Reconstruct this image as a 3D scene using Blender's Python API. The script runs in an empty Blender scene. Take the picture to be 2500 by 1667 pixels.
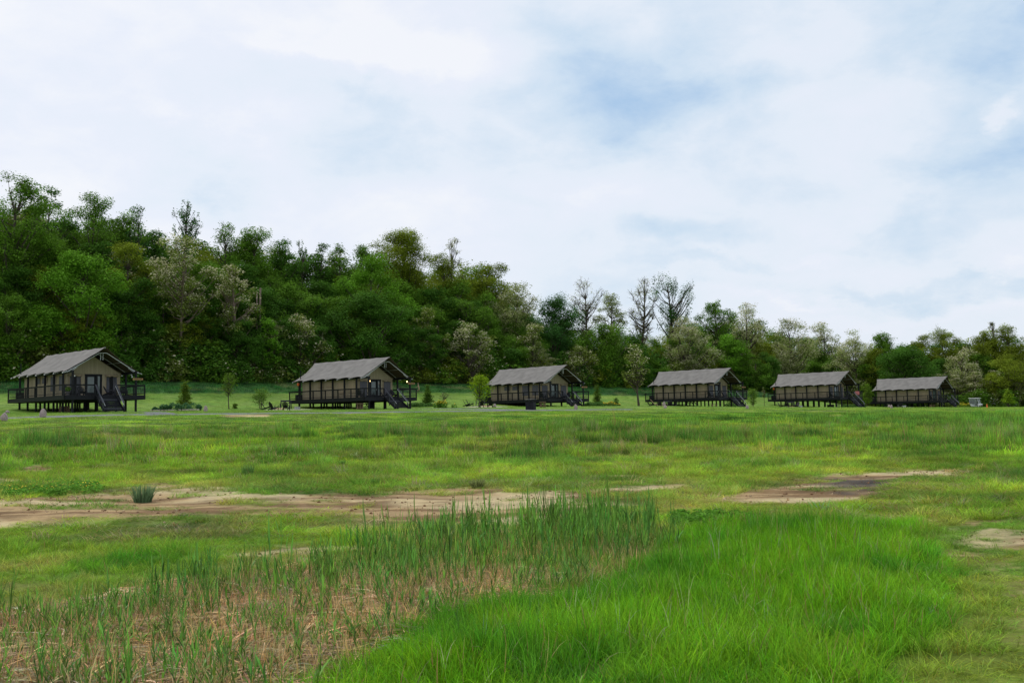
import bpy, bmesh, math, random
import numpy as np
from mathutils import Vector, Matrix, Euler

# ---------------------------------------------------------------- scene, camera, light
scene = bpy.context.scene
C = scene.collection
CAMZ = 1.6
PITCH, ROLL, FPX = 0.07637, 0.01996, 2426.5
cam_d = bpy.data.cameras.new('camera'); cam = bpy.data.objects.new('camera', cam_d); C.objects.link(cam)
cam_d.sensor_width = 36; cam_d.lens = 36 * FPX / 2500; cam_d.clip_start = 0.1; cam_d.clip_end = 5000
cam.matrix_world = Matrix.Translation((0, 0, CAMZ)) @ Matrix.Rotation(math.pi/2 + PITCH, 4, 'X') @ Matrix.Rotation(-ROLL, 4, 'Z')
scene.camera = cam
scene.view_settings.view_transform = 'Standard'; scene.view_settings.look = 'None'
scene.view_settings.exposure = 0.0; scene.view_settings.gamma = 1.0

SUN_EL, SUN_AZ = math.radians(52), math.radians(-40)      # azimuth from +Y towards +X
world = bpy.data.worlds.new('World'); scene.world = world; world.use_nodes = True

def pix(px, py):
    """direction (x, y, z) through a point of the 2500 x 1667 photograph, y = 1"""
    a, b = px - 1250.0, py - 833.5
    cr, sr = math.cos(ROLL), math.sin(ROLL)
    x = a*cr - b*sr; y = a*sr + b*cr
    c, s = math.cos(PITCH), math.sin(PITCH)
    X, Y, Z = x/FPX, c + (y/FPX)*s, s - (y/FPX)*c
    return X/Y, Z/Y

def world_nodes():
    nt = world.node_tree; N = nt.nodes; L = nt.links; N.clear()
    out = N.new('ShaderNodeOutputWorld'); bg = N.new('ShaderNodeBackground'); L.new(bg.outputs[0], out.inputs[0])
    sky = N.new('ShaderNodeTexSky'); sky.sky_type = 'NISHITA'; sky.sun_disc = False
    sky.sun_elevation = SUN_EL; sky.sun_rotation = SUN_AZ; sky.altitude = 200; sky.air_density = 1.2; sky.dust_density = 2.0; sky.ozone_density = 1.5
    tc = N.new('ShaderNodeTexCoord'); sep = N.new('ShaderNodeSeparateXYZ')
    L.new(tc.outputs['Generated'], sep.inputs[0])
    def math_(op, a, b=None, c=None, clamp=False):
        n = N.new('ShaderNodeMath'); n.operation = op; n.use_clamp = clamp
        for i, v in enumerate((a, b, c)):
            if v is None: continue
            if isinstance(v, (int, float)): n.inputs[i].default_value = v
            else: L.new(v, n.inputs[i])
        return n.outputs[0]
    comb = N.new('ShaderNodeMapping'); comb.inputs['Scale'].default_value = (1.0, 1.0, 1.9); L.new(tc.outputs['Generated'], comb.inputs[0])
    def noise(scale, detail, rough, off=(0, 0, 0), src=None, dist=0.0):
        m = N.new('ShaderNodeVectorMath'); m.operation = 'ADD'; m.inputs[1].default_value = off
        L.new(src or comb.outputs[0], m.inputs[0])
        n = N.new('ShaderNodeTexNoise'); n.inputs['Scale'].default_value = scale; n.inputs['Detail'].default_value = detail
        n.inputs['Roughness'].default_value = rough; n.inputs['Distortion'].default_value = dist
        L.new(m.outputs[0], n.inputs[0]); return n
    # a warp that makes the cloud edges ragged
    wn = noise(5.5, 9, 0.62, (3, 1, 0)); wv = N.new('ShaderNodeVectorMath'); wv.operation = 'SUBTRACT'
    L.new(wn.outputs['Color'], wv.inputs[0]); wv.inputs[1].default_value = (.5, .5, .5)
    ws = N.new('ShaderNodeVectorMath'); ws.operation = 'SCALE'; ws.inputs['Scale'].default_value = 0.15; L.new(wv.outputs[0], ws.inputs[0])
    wd = N.new('ShaderNodeVectorMath'); wd.operation = 'ADD'; L.new(tc.outputs['Generated'], wd.inputs[0]); L.new(ws.outputs[0], wd.inputs[1])
    def blob(px, py, rx, ry, soft=1.0, hard=0.0):
        x, z = pix(px, py); v = Vector((x, 1, z)).normalized()
        s = N.new('ShaderNodeVectorMath'); s.operation = 'SUBTRACT'; L.new(wd.outputs[0], s.inputs[0]); s.inputs[1].default_value = v
        q = N.new('ShaderNodeVectorMath'); q.operation = 'MULTIPLY'; L.new(s.outputs[0], q.inputs[0])
        kx, kz = FPX/rx, FPX/ry
        q.inputs[1].default_value = (kx, 1.0, kz)
        le = N.new('ShaderNodeVectorMath'); le.operation = 'LENGTH'; L.new(q.outputs[0], le.inputs[0])
        mr = N.new('ShaderNodeMapRange'); mr.interpolation_type = 'SMOOTHSTEP'
        mr.inputs['From Min'].default_value = 1.0 + 0.25*soft; mr.inputs['From Max'].default_value = hard
        L.new(le.outputs['Value'], mr.inputs['Value']); return mr.outputs[0]
    # thickness of the cloud sheet: 0 shows blue, 1 is white
    n1 = noise(2.8, 10, 0.54, (0.3, 4.1, 0), dist=0.15); n2 = noise(11.0, 9, 0.6, (7.3, 2.2, 0), dist=.3)
    t = math_('MULTIPLY_ADD', n1.outputs[0], 1.35, -0.02)
    t = math_('ADD', t, math_('MULTIPLY_ADD', n2.outputs[0], 0.55, -0.275))
    for (px, py, rx, ry, w) in BLOBS:
        t = math_('MULTIPLY_ADD', blob(px, py, rx, ry), w, t)
    # the west (left) is a uniform bright veil
    left = N.new('ShaderNodeMapRange'); left.inputs['From Min'].default_value = 0.15; left.inputs['From Max'].default_value = -0.45
    L.new(sep.outputs[0], left.inputs['Value'])
    t = math_('MULTIPLY_ADD', left.outputs[0], 0.32, t)
    ramp = N.new('ShaderNodeValToRGB'); L.new(t, ramp.inputs[0])
    e = ramp.color_ramp.elements
    e[0].position = 0.20; e[0].color = (0.42, 0.60, 0.83, 1)
    e[1].position = 1.00; e[1].color = (0.925, 0.945, 0.995, 1)
    a = e.new(0.42); a.color = (0.64, 0.77, 0.91, 1)
    a = e.new(0.64); a.color = (0.80, 0.87, 0.965, 1)
    a = e.new(0.82); a.color = (0.84, 0.885, 0.985, 1)
    # the clouds over the true sky
    mx = N.new('ShaderNodeMix'); mx.data_type = 'RGBA'
    sc = N.new('ShaderNodeVectorMath'); sc.operation = 'SCALE'; sc.inputs['Scale'].default_value = 10.0; L.new(ramp.outputs[0], sc.inputs[0])
    mx.inputs[0].default_value = 0.93
    L.new(sky.outputs[0], mx.inputs[6]); L.new(sc.outputs[0], mx.inputs[7])
    L.new(mx.outputs[2], bg.inputs[0]); bg.inputs[1].default_value = 0.1
BLOBS = [  # centre in the photograph, half sizes, weight (+ whiter, - bluer)
    (1500, 190, 380, 210, -0.25), (1720, 250, 320, 90, -0.12), (2440, 390, 320, 140, -0.28), (2480, 60, 280, 150, -0.22),
    (1620, 555, 240, 60, -0.22), (2050, 690, 480, 40, -0.14), (2400, 700, 340, 50, -0.26), (880, 330, 240, 190, -0.32), (500, 400, 310, 100, -0.34),
    (1250, 460, 180, 30, -0.12), (1750, 640, 330, 30, -0.18), (2250, 560, 290, 50, -0.14),
    (1000, 140, 320, 100, 0.34), (700, 170, 190, 34, 0.16), (1900, 120, 220, 110, 0.16), (2080, 340, 240, 160, 0.16), (2150, 480, 220, 60, 0.14),
    (1500, 440, 200, 45, 0.10), (1980, 612, 120, 22, 0.16), (2480, 250, 40, 40, 0.25), (1950, 735, 260, 22, 0.18), (2400, 765, 400, 25, 0.10), (2470, 650, 60, 30, 0.2)]
world_nodes()
sl = bpy.data.lights.new('sun', 'SUN'); sl.energy = 1.6; sl.angle = math.radians(14); sl.color = (1.0, 0.96, 0.88)
sun = bpy.data.objects.new('sun', sl); C.objects.link(sun)
sd = Vector((math.sin(SUN_AZ)*math.cos(SUN_EL), math.cos(SUN_AZ)*math.cos(SUN_EL), math.sin(SUN_EL)))
sun.rotation_euler = (-sd).to_track_quat('-Z', 'Y').to_euler(); sun.location = (0, 0, 60)

# ---------------------------------------------------------------- helpers
def tag(o, label=None, cat=None, group=None, kind=None):
    if label: o['label'] = label
    if cat: o['category'] = cat
    if group: o['group'] = group
    if kind: o['kind'] = kind
    return o
def empty(name, loc, rz=0.0):
    o = bpy.data.objects.new(name, None); C.objects.link(o); o.location = loc; o.rotation_euler = (0, 0, rz); o.empty_display_size = 0.3
    return o
def copy_tree(o, parent=None):
    c = o.copy(); C.objects.link(c); c.parent = parent
    for ch in list(o.children): copy_tree(ch, c)
    return c

class MB:
    def __init__(s): s.v = []; s.f = []; s.m = []; s.mi = 0
    def add(s, vs, fs):
        b = len(s.v); s.v += [tuple(p) for p in vs]; s.f += [tuple(b+i for i in f) for f in fs]; s.m += [s.mi]*len(fs)
    def box(s, c, d, rot=None):
        x, y, z = d[0]/2, d[1]/2, d[2]/2
        vs = [Vector((a, b, e)) for e in (-z, z) for b in (-y, y) for a in (-x, x)]
        if rot is not None: vs = [rot @ p for p in vs]
        vs = [p + Vector(c) for p in vs]
        s.add(vs, [(0, 2, 3, 1), (4, 5, 7, 6), (0, 1, 5, 4), (2, 6, 7, 3), (0, 4, 6, 2), (1, 3, 7, 5)])
    def beam(s, p0, p1, w, h, up=(0, 0, 1)):
        p0, p1 = Vector(p0), Vector(p1); d = p1-p0; L = d.length; d.normalize(); u = Vector(up)
        if abs(d.dot(u)) > .98: u = Vector((0, 1, 0))
        x = d.cross(u).normalized(); z = x.cross(d).normalized()
        R = Matrix((x, d, z)).transposed(); s.box((p0+p1)/2, (w, L, h), R)
    def tube(s, pts, rs, n=6, cap=True):
        pts = [Vector(p) for p in pts]; b = len(s.v); k = len(pts)
        if not hasattr(rs, '__len__'): rs = [rs]*k
        for i, p in enumerate(pts):
            d = (pts[min(i+1, k-1)] - pts[max(i-1, 0)]).normalized()
            u = Vector((1, 0, 0)) if abs(d.z) > .9 else Vector((0, 0, 1))
            x = d.cross(u).normalized(); y = x.cross(d)
            for j in range(n):
                a = 2*math.pi*j/n; s.v.append(tuple(p + (x*math.cos(a)+y*math.sin(a))*rs[i]))
        for i in range(k-1):
            for j in range(n):
                s.f.append((b+i*n+j, b+i*n+(j+1) % n, b+(i+1)*n+(j+1) % n, b+(i+1)*n+j)); s.m.append(s.mi)
        if cap:
            s.f.append(tuple(b+j for j in range(n))); s.f.append(tuple(b+(k-1)*n+j for j in reversed(range(n)))); s.m += [s.mi]*2
    def lathe(s, prof, n=16, c=(0, 0, 0)):
        b = len(s.v)
        for r, z in prof:
            for j in range(n):
                a = 2*math.pi*j/n; s.v.append((c[0]+r*math.cos(a), c[1]+r*math.sin(a), c[2]+z))
        for i in range(len(prof)-1):
            for j in range(n):
                s.f.append((b+i*n+j, b+i*n+(j+1) % n, b+(i+1)*n+(j+1) % n, b+(i+1)*n+j)); s.m.append(s.mi)
        s.f.append(tuple(b+j for j in reversed(range(n)))); s.f.append(tuple(b+(len(prof)-1)*n+j for j in range(n))); s.m += [s.mi]*2
    def prism(s, outline, y0, y1):     # outline in (x, z), extruded along y
        n = len(outline); vs = [(x, y0, z) for x, z in outline] + [(x, y1, z) for x, z in outline]
        s.add(vs, [tuple(range(n))[::-1], tuple(range(n, 2*n))] + [(i, (i+1) % n, n+(i+1) % n, n+i) for i in range(n)])
    def build(s, name, mat, parent=None, loc=None, smooth=False, bevel=0):
        me = bpy.data.meshes.new(name); me.from_pydata(s.v, [], s.f)
        mats = mat if isinstance(mat, (list, tuple)) else [mat]
        for m in mats: me.materials.append(m)
        if len(mats) > 1: me.polygons.foreach_set('material_index', s.m)
        if smooth: me.polygons.foreach_set('use_smooth', [True]*len(me.polygons))
        bm = bmesh.new(); bm.from_mesh(me); bmesh.ops.recalc_face_normals(bm, faces=bm.faces); bm.to_mesh(me); bm.free()
        o = bpy.data.objects.new(name, me); C.objects.link(o); o.parent = parent
        if loc: o.location = loc
        if bevel:
            b = o.modifiers.new('bevel', 'BEVEL'); b.width = bevel; b.segments = 1; b.limit_method = 'ANGLE'
        return o

def mesh_np(name, verts, quads, mat, parent=None, attrs=None, smooth=False, nper=4):
    me = bpy.data.meshes.new(name); nv, nf = len(verts), len(quads)
    me.vertices.add(nv); me.vertices.foreach_set('co', np.ascontiguousarray(verts, np.float32).ravel())
    me.loops.add(nf*nper); me.loops.foreach_set('vertex_index', np.ascontiguousarray(quads, np.int32).ravel())
    me.polygons.add(nf); me.polygons.foreach_set('loop_start', np.arange(0, nf*nper, nper, dtype=np.int32))
    me.polygons.foreach_set('loop_total', np.full(nf, nper, np.int32))
    if smooth: me.polygons.foreach_set('use_smooth', np.ones(nf, bool))
    me.update(calc_edges=True)
    for k, (dom, arr) in (attrs or {}).items():
        arr = np.asarray(arr, np.float32)
        if arr.ndim == 2:
            at = me.attributes.new(k, 'FLOAT_COLOR', dom); at.data.foreach_set('color', np.c_[arr, np.ones(len(arr))].astype(np.float32).ravel())
        else:
            at = me.attributes.new(k, 'FLOAT', dom); at.data.foreach_set('value', arr)
    if mat: me.materials.append(mat)
    if name is None: return me
    o = bpy.data.objects.new(name, me); C.objects.link(o); o.parent = parent
    return o

# ---------------------------------------------------------------- numpy noise
_T = np.random.RandomState(5).rand(256, 256)
def vnoise(x, y):
    x = np.asarray(x, float); y = np.asarray(y, float)
    xi = np.floor(x).astype(int); yi = np.floor(y).astype(int); fx = x-xi; fy = y-yi
    fx = fx*fx*(3-2*fx); fy = fy*fy*(3-2*fy); a = xi % 256; b = (xi+1) % 256; c = yi % 256; d = (yi+1) % 256
    return (_T[a, c]*(1-fx)+_T[b, c]*fx)*(1-fy) + (_T[a, d]*(1-fx)+_T[b, d]*fx)*fy
def fbm(x, y, o=4):
    r = 0; w = 0; k = 1.0; a = 1.0
    for i in range(o):
        r = r + a*vnoise(x*k+i*17.3, y*k+i*9.1); w += a; a *= .55; k *= 2.03
    return r/w
def sstep(a, b, x):
    t = np.clip((np.asarray(x, float)-a)/(b-a), 0, 1); return t*t*(3-2*t)

# ---------------------------------------------------------------- terrain
NX, NY = -0.622, 0.783      # normal of the tent row (pointing to the wood); the row runs along (0.783, 0.622)
def st(x, y): return NX*x + NY*y, NY*x - NX*y
def xy(s, t): return NX*s + NY*t, NY*s - NX*t
ZT_T = np.array([-60, 0, 29.6, 62, 93, 128, 160, 192, 215, 300]); ZT_Z = np.array([2.6, 2.75, 2.88, 2.86, 2.93, 2.44, 2.08, 1.83, 1.7, 1.7])
FS_S = np.array([-500, 14, 30, 50, 75, 90, 96, 102, 108]); FS_F = np.array([0, 0, .10, .35, .69, .915, .975, 1.0, 1.0])
def wood_gate(t):            # the bank and the hill die out to the right
    return 1 - sstep(180, 208, t)
def terrain(x, y):
    x = np.asarray(x, float); y = np.asarray(y, float); s, t = st(x, y)
    zt = np.interp(t, ZT_T, ZT_Z); z = zt*np.interp(s, FS_S, FS_F)
    g = wood_gate(t)
    rise = np.interp(s, [102, 110, 117, 125, 133, 142, 148], [0, .2, .75, 1.7, 2.85, 4.85, 5.8])
    hill = np.interp(s, [145, 162, 200, 250], [0, 6.0, 15, 20]) * (1 - sstep(25, 118, t))*1.0 + np.interp(s, [145, 170, 260], [0, 1.5, 3.0])*g
    z = z + rise*g + hill
    r = np.hypot(x, y)
    amp = sstep(10, 30, r)*(1-sstep(60, 82, s))
    z = z + (fbm(x/7.0, y/7.0, 3)-.5)*0.30*amp + (fbm(x/1.7+9, y/1.7, 3)-.5)*0.10*sstep(4, 9, r)*(1-sstep(84, 94, s))
    z = z + (fbm(x/0.45+3, y/0.45, 2)-.5)*0.03*(1-sstep(25, 40, r))
    return z
def tz(x, y): return float(terrain(x, y))
def ground_at(px, py, lo=3.0, hi=260.0):
    dx, dz = pix(px, py); Y = np.concatenate([np.arange(lo, 40, .05), np.arange(40, hi, .15)])
    h = CAMZ + dz*Y - terrain(dx*Y, Y); i = np.argmax(h < 0)
    if h[i] >= 0: i = int(np.argmin(h))
    return dx*Y[i], Y[i]
def at_s(px, s, py=1000):
    dx, dz = pix(px, py); Y = s/(NY + NX*dx); return dx*Y, Y
def near_row(px, py, lo=93, hi=124):
    """the point on the ground in the strip along the cabins that shows nearest to (px, py)"""
    dx, dz = pix(px, py); s = np.linspace(lo, hi, 120); Y = s/(NY + NX*dx)
    i = int(np.argmin(np.abs(CAMZ + dz*Y - terrain(dx*Y, Y)))); return dx*Y[i], Y[i]
def world_poly(pts): return np.array([ground_at(*p) for p in pts])
def sdf(poly, x, y):         # signed distance to a polygon, negative inside
    d = np.full(x.shape, 1e9); ins = np.zeros(x.shape, bool); n = len(poly)
    for i in range(n):
        a = poly[i]; b = poly[(i+1) % n]; ex, ey = b-a; wx, wy = x-a[0], y-a[1]
        k = np.clip((wx*ex+wy*ey)/(ex*ex+ey*ey+1e-12), 0, 1); d = np.minimum(d, np.hypot(wx-ex*k, wy-ey*k))
        c = (a[1] > y) != (b[1] > y)
        with np.errstate(divide='ignore', invalid='ignore'):
            ins ^= c & (x < (b[0]-a[0])*(y-a[1])/(b[1]-a[1]+1e-12)+a[0])
    return np.where(ins, -d, d)

P_TRACK = world_poly([(0,1218),(134,1213),(291,1194),(390,1183),(497,1188),(650,1206),(800,1206),(926,1210),(1049,1194),(1133,1190),(1240,1200),(1374,1198),(1565,1187),(1672,1177),(1690,1186),(1527,1206),(1470,1221),(1527,1248),(1336,1278),(1125,1278),(1030,1278),(915,1268),(800,1256),(700,1252),(600,1252),(536,1256),(383,1266),(153,1278),(0,1288),(-250,1296),(-250,1225)])
P_CUT = world_poly([(520,1232),(640,1222),(820,1236),(880,1246),(760,1252),(600,1246)])
P_BURN = world_poly([(1761,1221),(1784,1210),(1906,1187),(1990,1167),(2174,1152),(2327,1146),(2320,1158),(2193,1171),(2174,1194),(2078,1222),(1983,1230),(1791,1226)])
P_ASH = world_poly([(1985,1190),(2040,1172),(2120,1168),(2180,1176),(2170,1196),(2060,1203)])
P_STRIP = world_poly([(1940,1262),(2080,1255),(2230,1256),(2340,1262),(2300,1278),(2080,1270)])
P_BARE = [world_poly(p) for p in (
    [(2327,1345),(2370,1350),(2442,1378),(2420,1392),(2350,1372)], [(2354,1318),(2420,1322),(2424,1330),(2365,1327)],
    [(2453,1315),(2560,1308),(2560,1338),(2480,1338),(2450,1330)], [(2380,1292),(2440,1290),(2445,1300),(2390,1304)],
    [(1985,1016),(2060,1013),(2070,1018),(2010,1021)], [(2147,1064),(2180,1063),(2200,1075),(2190,1081),(2160,1074)], [(2065,1056),(2113,1055),(2113,1061),(2070,1060)],
    [(0,1168),(54,1170),(50,1176),(0,1176)], [(57,1140),(110,1134),(125,1150),(80,1155)], [(525,1015),(600,1012),(665,1012),(650,1018),(560,1019)],
    [(250,1500),(340,1455),(380,1470),(330,1530)], [(1640,1240),(1700,1236),(1760,1242),(1700,1250)])]
P_LITTER = world_poly([(-200,1520),(120,1500),(330,1440),(560,1420),(800,1400),(1100,1400),(1330,1400),(1280,1460),(1120,1500),(1010,1550),(930,1620),(690,1670),(600,1720),(-300,1720)])
P_REED = world_poly([(-200,1560),(60,1500),(200,1500),(380,1450),(560,1420),(700,1400),(860,1360),(960,1310),(1150,1290),(1350,1272),(1560,1272),(1650,1300),(1620,1380),(1500,1430),(1300,1470),(1120,1500),(990,1560),(900,1640),(700,1720),(-300,1720)])
P_REEDN = world_poly([(-200,1560),(60,1500),(200,1500),(380,1450),(560,1430),(700,1420),(860,1400),(1000,1400),(1100,1440),(1100,1500),(990,1560),(860,1660),(700,1720),(-300,1720)])
P_LUSH = world_poly([(640,1720),(800,1650),(960,1570),(1080,1500),(1300,1470),(1500,1420),(1620,1360),(1660,1290),(1800,1270),(2000,1280),(2230,1290),(2310,1370),(2330,1450),(2300,1560),(2190,1640),(2160,1720)])
P_RIGHT = world_poly([(2230,1290),(2360,1275),(2700,1265),(2700,1720),(2160,1720),(2200,1620),(2330,1540),(2350,1440),(2320,1370)])
P_CLOVER = world_poly([(180,1380),(280,1355),(420,1350),(440,1375),(300,1395),(190,1405)])
P_YEL = world_poly([(0,1185),(60,1178),(180,1176),(260,1190),(250,1208),(120,1215),(0,1222)])
P_WEED = world_poly([(1180, 1123), (1260, 1106), (1350, 1104), (1345, 1120), (1260, 1130), (1190, 1130)])

def zones(x, y):
    """what grows where: bare soil, colour and height of the grass"""
    x = np.asarray(x, float); y = np.asarray(y, float); s, t = st(x, y); r = np.hypot(x, y)
    j = (fbm(x/1.3, y/1.3, 4)-.5); j2 = (fbm(x/0.35+5, y/0.35+2, 3)-.5)
    sc = np.clip(r/20, .3, 3)
    def m(poly, w=.5, jit=1.6): return 1 - sstep(-w, w, (sdf(poly, x, y) + (j*jit + j2*.8)*sc*1.0)/np.clip(sc, .5, 2))
    tuft = sstep(.50, .58, fbm(x/.9+31, y/.9+12, 4))
    bare = np.maximum(m(P_TRACK, .6, 1.7)*(1-.7*m(P_CUT, .6)*tuft)*(1-.5*sstep(.62, .68, fbm(x/1.6+81, y/.7+2, 4))), m(P_BURN, .3, .9)*(1-.6*sstep(.66, .72, fbm(x/1.2+81, y/.7+2, 4))))
    strip = m(P_STRIP, .5)*.6
    bare = np.maximum(bare, strip*(fbm(x/.8, y/.8)>.42))
    for p in P_BARE: bare = np.maximum(bare, (1-sstep(-.25, .3, sdf(p, x, y)-.04+j*.9+j2*.5))*.95)
    near = 1-sstep(55, 75, r)
    bare = np.maximum(bare, near*sstep(.66, .72, fbm(x/3.1+40, y/3.1+7, 4))*.7*(m(P_LUSH, .5) < .3))
    bare = np.maximum(bare, m(P_RIGHT, .3, .6)*sstep(.15, .9, sdf(P_LUSH, x, y))*sstep(.54, .60, fbm(x/1.1+6, y/.8+90, 4))*.75)
    ash = m(P_ASH, .5)*bare
    litter = m(P_LITTER, .5, .6); lush = m(P_LUSH, .25, .5); reed = m(P_REED, .3, .8); reedn = m(P_REEDN, .4, .8); right = m(P_RIGHT, .4, .6); clover = m(P_CLOVER, .4, .6); yel = m(P_YEL, .4, .6)
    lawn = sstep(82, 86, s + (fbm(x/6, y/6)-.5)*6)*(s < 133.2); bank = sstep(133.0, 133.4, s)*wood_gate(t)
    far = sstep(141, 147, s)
    # --- colour
    n1 = fbm(x/9+3, y/9+8, 3); n2 = fbm(x/2.6, y/2.6+30, 4); n3 = fbm(x/0.9+70, y/0.9, 3)
    col = np.stack([np.full(x.shape, .118), np.full(x.shape, .240), np.full(x.shape, .022)], -1)
    def mixc(c, k):
        k = np.clip(k, 0, 1)[..., None]; return col*(1-k) + np.array(c)*k
    col = mixc((.155, .250, .030), sstep(.48, .66, n1)*.7)
    col = mixc((.08, .205, .026), sstep(.52, .68, n2)*.8)
    col = mixc((.20, .20, .07), sstep(.55, .72, fbm(x/4+50, y/4+20, 4))*.32*(s < 90))
    band = sstep(34, 44, r)*(1-sstep(84, 95, s))
    tus = sstep(.53, .63, fbm(x/3.4+11, y/2.2+19, 3))*(.35+.65*band)*(1-.5*sstep(60, 78, s))*(1-lawn)*(r > 24)
    col = mixc((.060, .165, .028), tus*.75)
    h = np.full(x.shape, .11) + .09*np.clip(n2-.35, 0, 1) + .20*tus + .10*sstep(.55, .7, fbm(x/1.1, y/1.1+60, 3))
    h = h*(1-.85*sstep(40, 66, s)) * (1+.5*sstep(25, 45, r))
    edge = np.clip(1-np.minimum(sdf(P_TRACK, x, y), sdf(P_BURN, x, y))/2.2, 0, 1)*(r < 40); h = h*(1-.45*edge)
    col = mixc((.19, .22, .06), edge*sstep(.42, .6, n3)*.6)
    d = np.full(x.shape, 1.0)
    # low grass between the reeds and the track
    low = (1-sstep(15, 21, y))*(1-lush)*(1-right)
    col = mixc((.12, .235, .02), low*.75); h = h*(1-low*.42)
    col = mixc((.20, .20, .075), low*sstep(.5, .64, n3)*.45)
    col = mixc((.05, .19, .012), clover*.9)
    col = mixc((.155, .235, .035), right*.7); col = mixc((.07, .18, .02), right*sstep(.50, .60, n2)*.8); h = np.where(right > .5, .03+.04*n3+.12*sstep(.55, -.1, sdf(P_LUSH, x, y)), h)
    col = mixc((.112, .262, .008), lush); col = mixc((.060, .19, .012), lush*sstep(.47, .60, fbm(x/1.2+3, y/1.2+77, 4))*.8); col = mixc((.15, .30, .014), lush*sstep(.5, .62, fbm(x/.9+33, y/.9, 3))*.7)
    ind = -sdf(P_LUSH, x, y); h = np.where(lush > .5, (.13+.30*fbm(x/.9+21, y/.9+2, 3))*(.45+.55*sstep(-.1, 1.1, ind+j*1.2)), h)
    h = np.where((reedn > .5) & (lush < .5), .07, h); d = np.where((litter > .5) & (lush < .5), .10, d)
    col = np.where(((reed > .5) & (lush < .5))[..., None], np.array((.12, .21, .035)), col)
    wd_ = 1-sstep(-.9, .9, sdf(P_WEED, x, y)+j*3); col = mixc((.055, .17, .025), wd_*.8); h = h*(1+.8*wd_)
    # mown ground by the cabins, the bank
    col = mixc((.155, .255, .038), lawn); col = mixc((.12, .235, .035), lawn*sstep(.45, .6, n2)*.7); col = mixc((.19, .27, .06), lawn*sstep(.5, .62, fbm(x/1.3+5, y/5+1, 3))*.5)
    h = h*(1-lawn) + .035*lawn
    col = mixc((.055, .17, .038), bank); col = mixc((.16, .20, .07), bank*sstep(.62, .70, fbm(x/5+13, y/3+8, 3))*.8); h = h*(1-bank) + .35*bank
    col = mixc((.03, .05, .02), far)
    n4 = fbm(x/.75+15, y/.75+44, 3); k4 = sstep(9, 16, r)*(1-.7*lawn); h = h*(1+k4*(2.2*(n4-.5)+.1)); col = col*(1+(k4*1.1*(n4-.5))[..., None])
    n5 = fbm(x/2.0+65, y/2.0+4, 3); col = col*(1+(k4*1.2*(n5-.5))[..., None]*np.array((1.25, 1, .6)))
    d = d*(1-bare); col = col*(np.where(s < 84, 1.58, 1.30)[..., None])*np.where(((lush < .5) & (s < 84))[..., None], np.array((1.20, 1.0, .9)), 1.0)*np.where(lush > .5, .95, 1)[..., None]
    return dict(bare=bare, ash=ash, litter=litter*(1-lush), col=col, h=h, d=d, lush=lush, reed=reed*(1-lush*.8), reedn=reedn, right=right, lawn=lawn, bank=bank, far=far, tus=tus, yel=yel, clover=clover, low=low)

def build_ground():
    u = np.concatenate([np.linspace(-3.0, -.75, 40, endpoint=False), np.linspace(-.75, .75, 460), np.linspace(.76, 3.0, 40)])
    v = np.concatenate([np.linspace(-8, 3, 12, endpoint=False), np.geomspace(3, 60, 330, endpoint=False), np.geomspace(60, 330, 220), np.geomspace(340, 3000, 12)])
    U, V = np.meshgrid(u, v); Y = V; X = U*np.maximum(V, 0) + U*6
    Z = terrain(X, Y); zn = zones(X, Y)
    nr, nc = X.shape; idx = np.arange(nr*nc).reshape(nr, nc)
    q = np.stack([idx[:-1, :-1], idx[:-1, 1:], idx[1:, 1:], idx[1:, :-1]], -1).reshape(-1, 4)
    sand = np.array((.43, .300, .150)); mud = np.array((.21, .128, .060)); pale = np.array((.54, .43, .24))
    x, y = X, Y
    k1 = sstep(.40, .58, fbm(x/1.6+4+y*.2, y/.35, 5))[..., None]; k2 = sstep(.52, .68, fbm(x/2.6+14, y/1.2+4, 4))[..., None]
    soil = sand*(1-k1)+mud*k1; soil = soil*(1-k2)+pale*k2
    soil = soil*(1-zn['ash'][..., None]*.9) + np.array((.055, .05, .045))*zn['ash'][..., None]*.9
    lit = np.array((.40, .30, .17))*(1-k1)+np.array((.25, .17, .09))*k1
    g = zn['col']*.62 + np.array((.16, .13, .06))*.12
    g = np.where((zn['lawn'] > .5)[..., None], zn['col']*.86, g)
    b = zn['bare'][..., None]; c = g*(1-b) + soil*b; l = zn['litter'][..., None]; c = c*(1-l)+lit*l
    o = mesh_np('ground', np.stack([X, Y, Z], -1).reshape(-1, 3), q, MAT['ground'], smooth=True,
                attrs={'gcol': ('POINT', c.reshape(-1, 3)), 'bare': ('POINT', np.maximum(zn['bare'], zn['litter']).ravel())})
    return tag(o, kind='structure')

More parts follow.
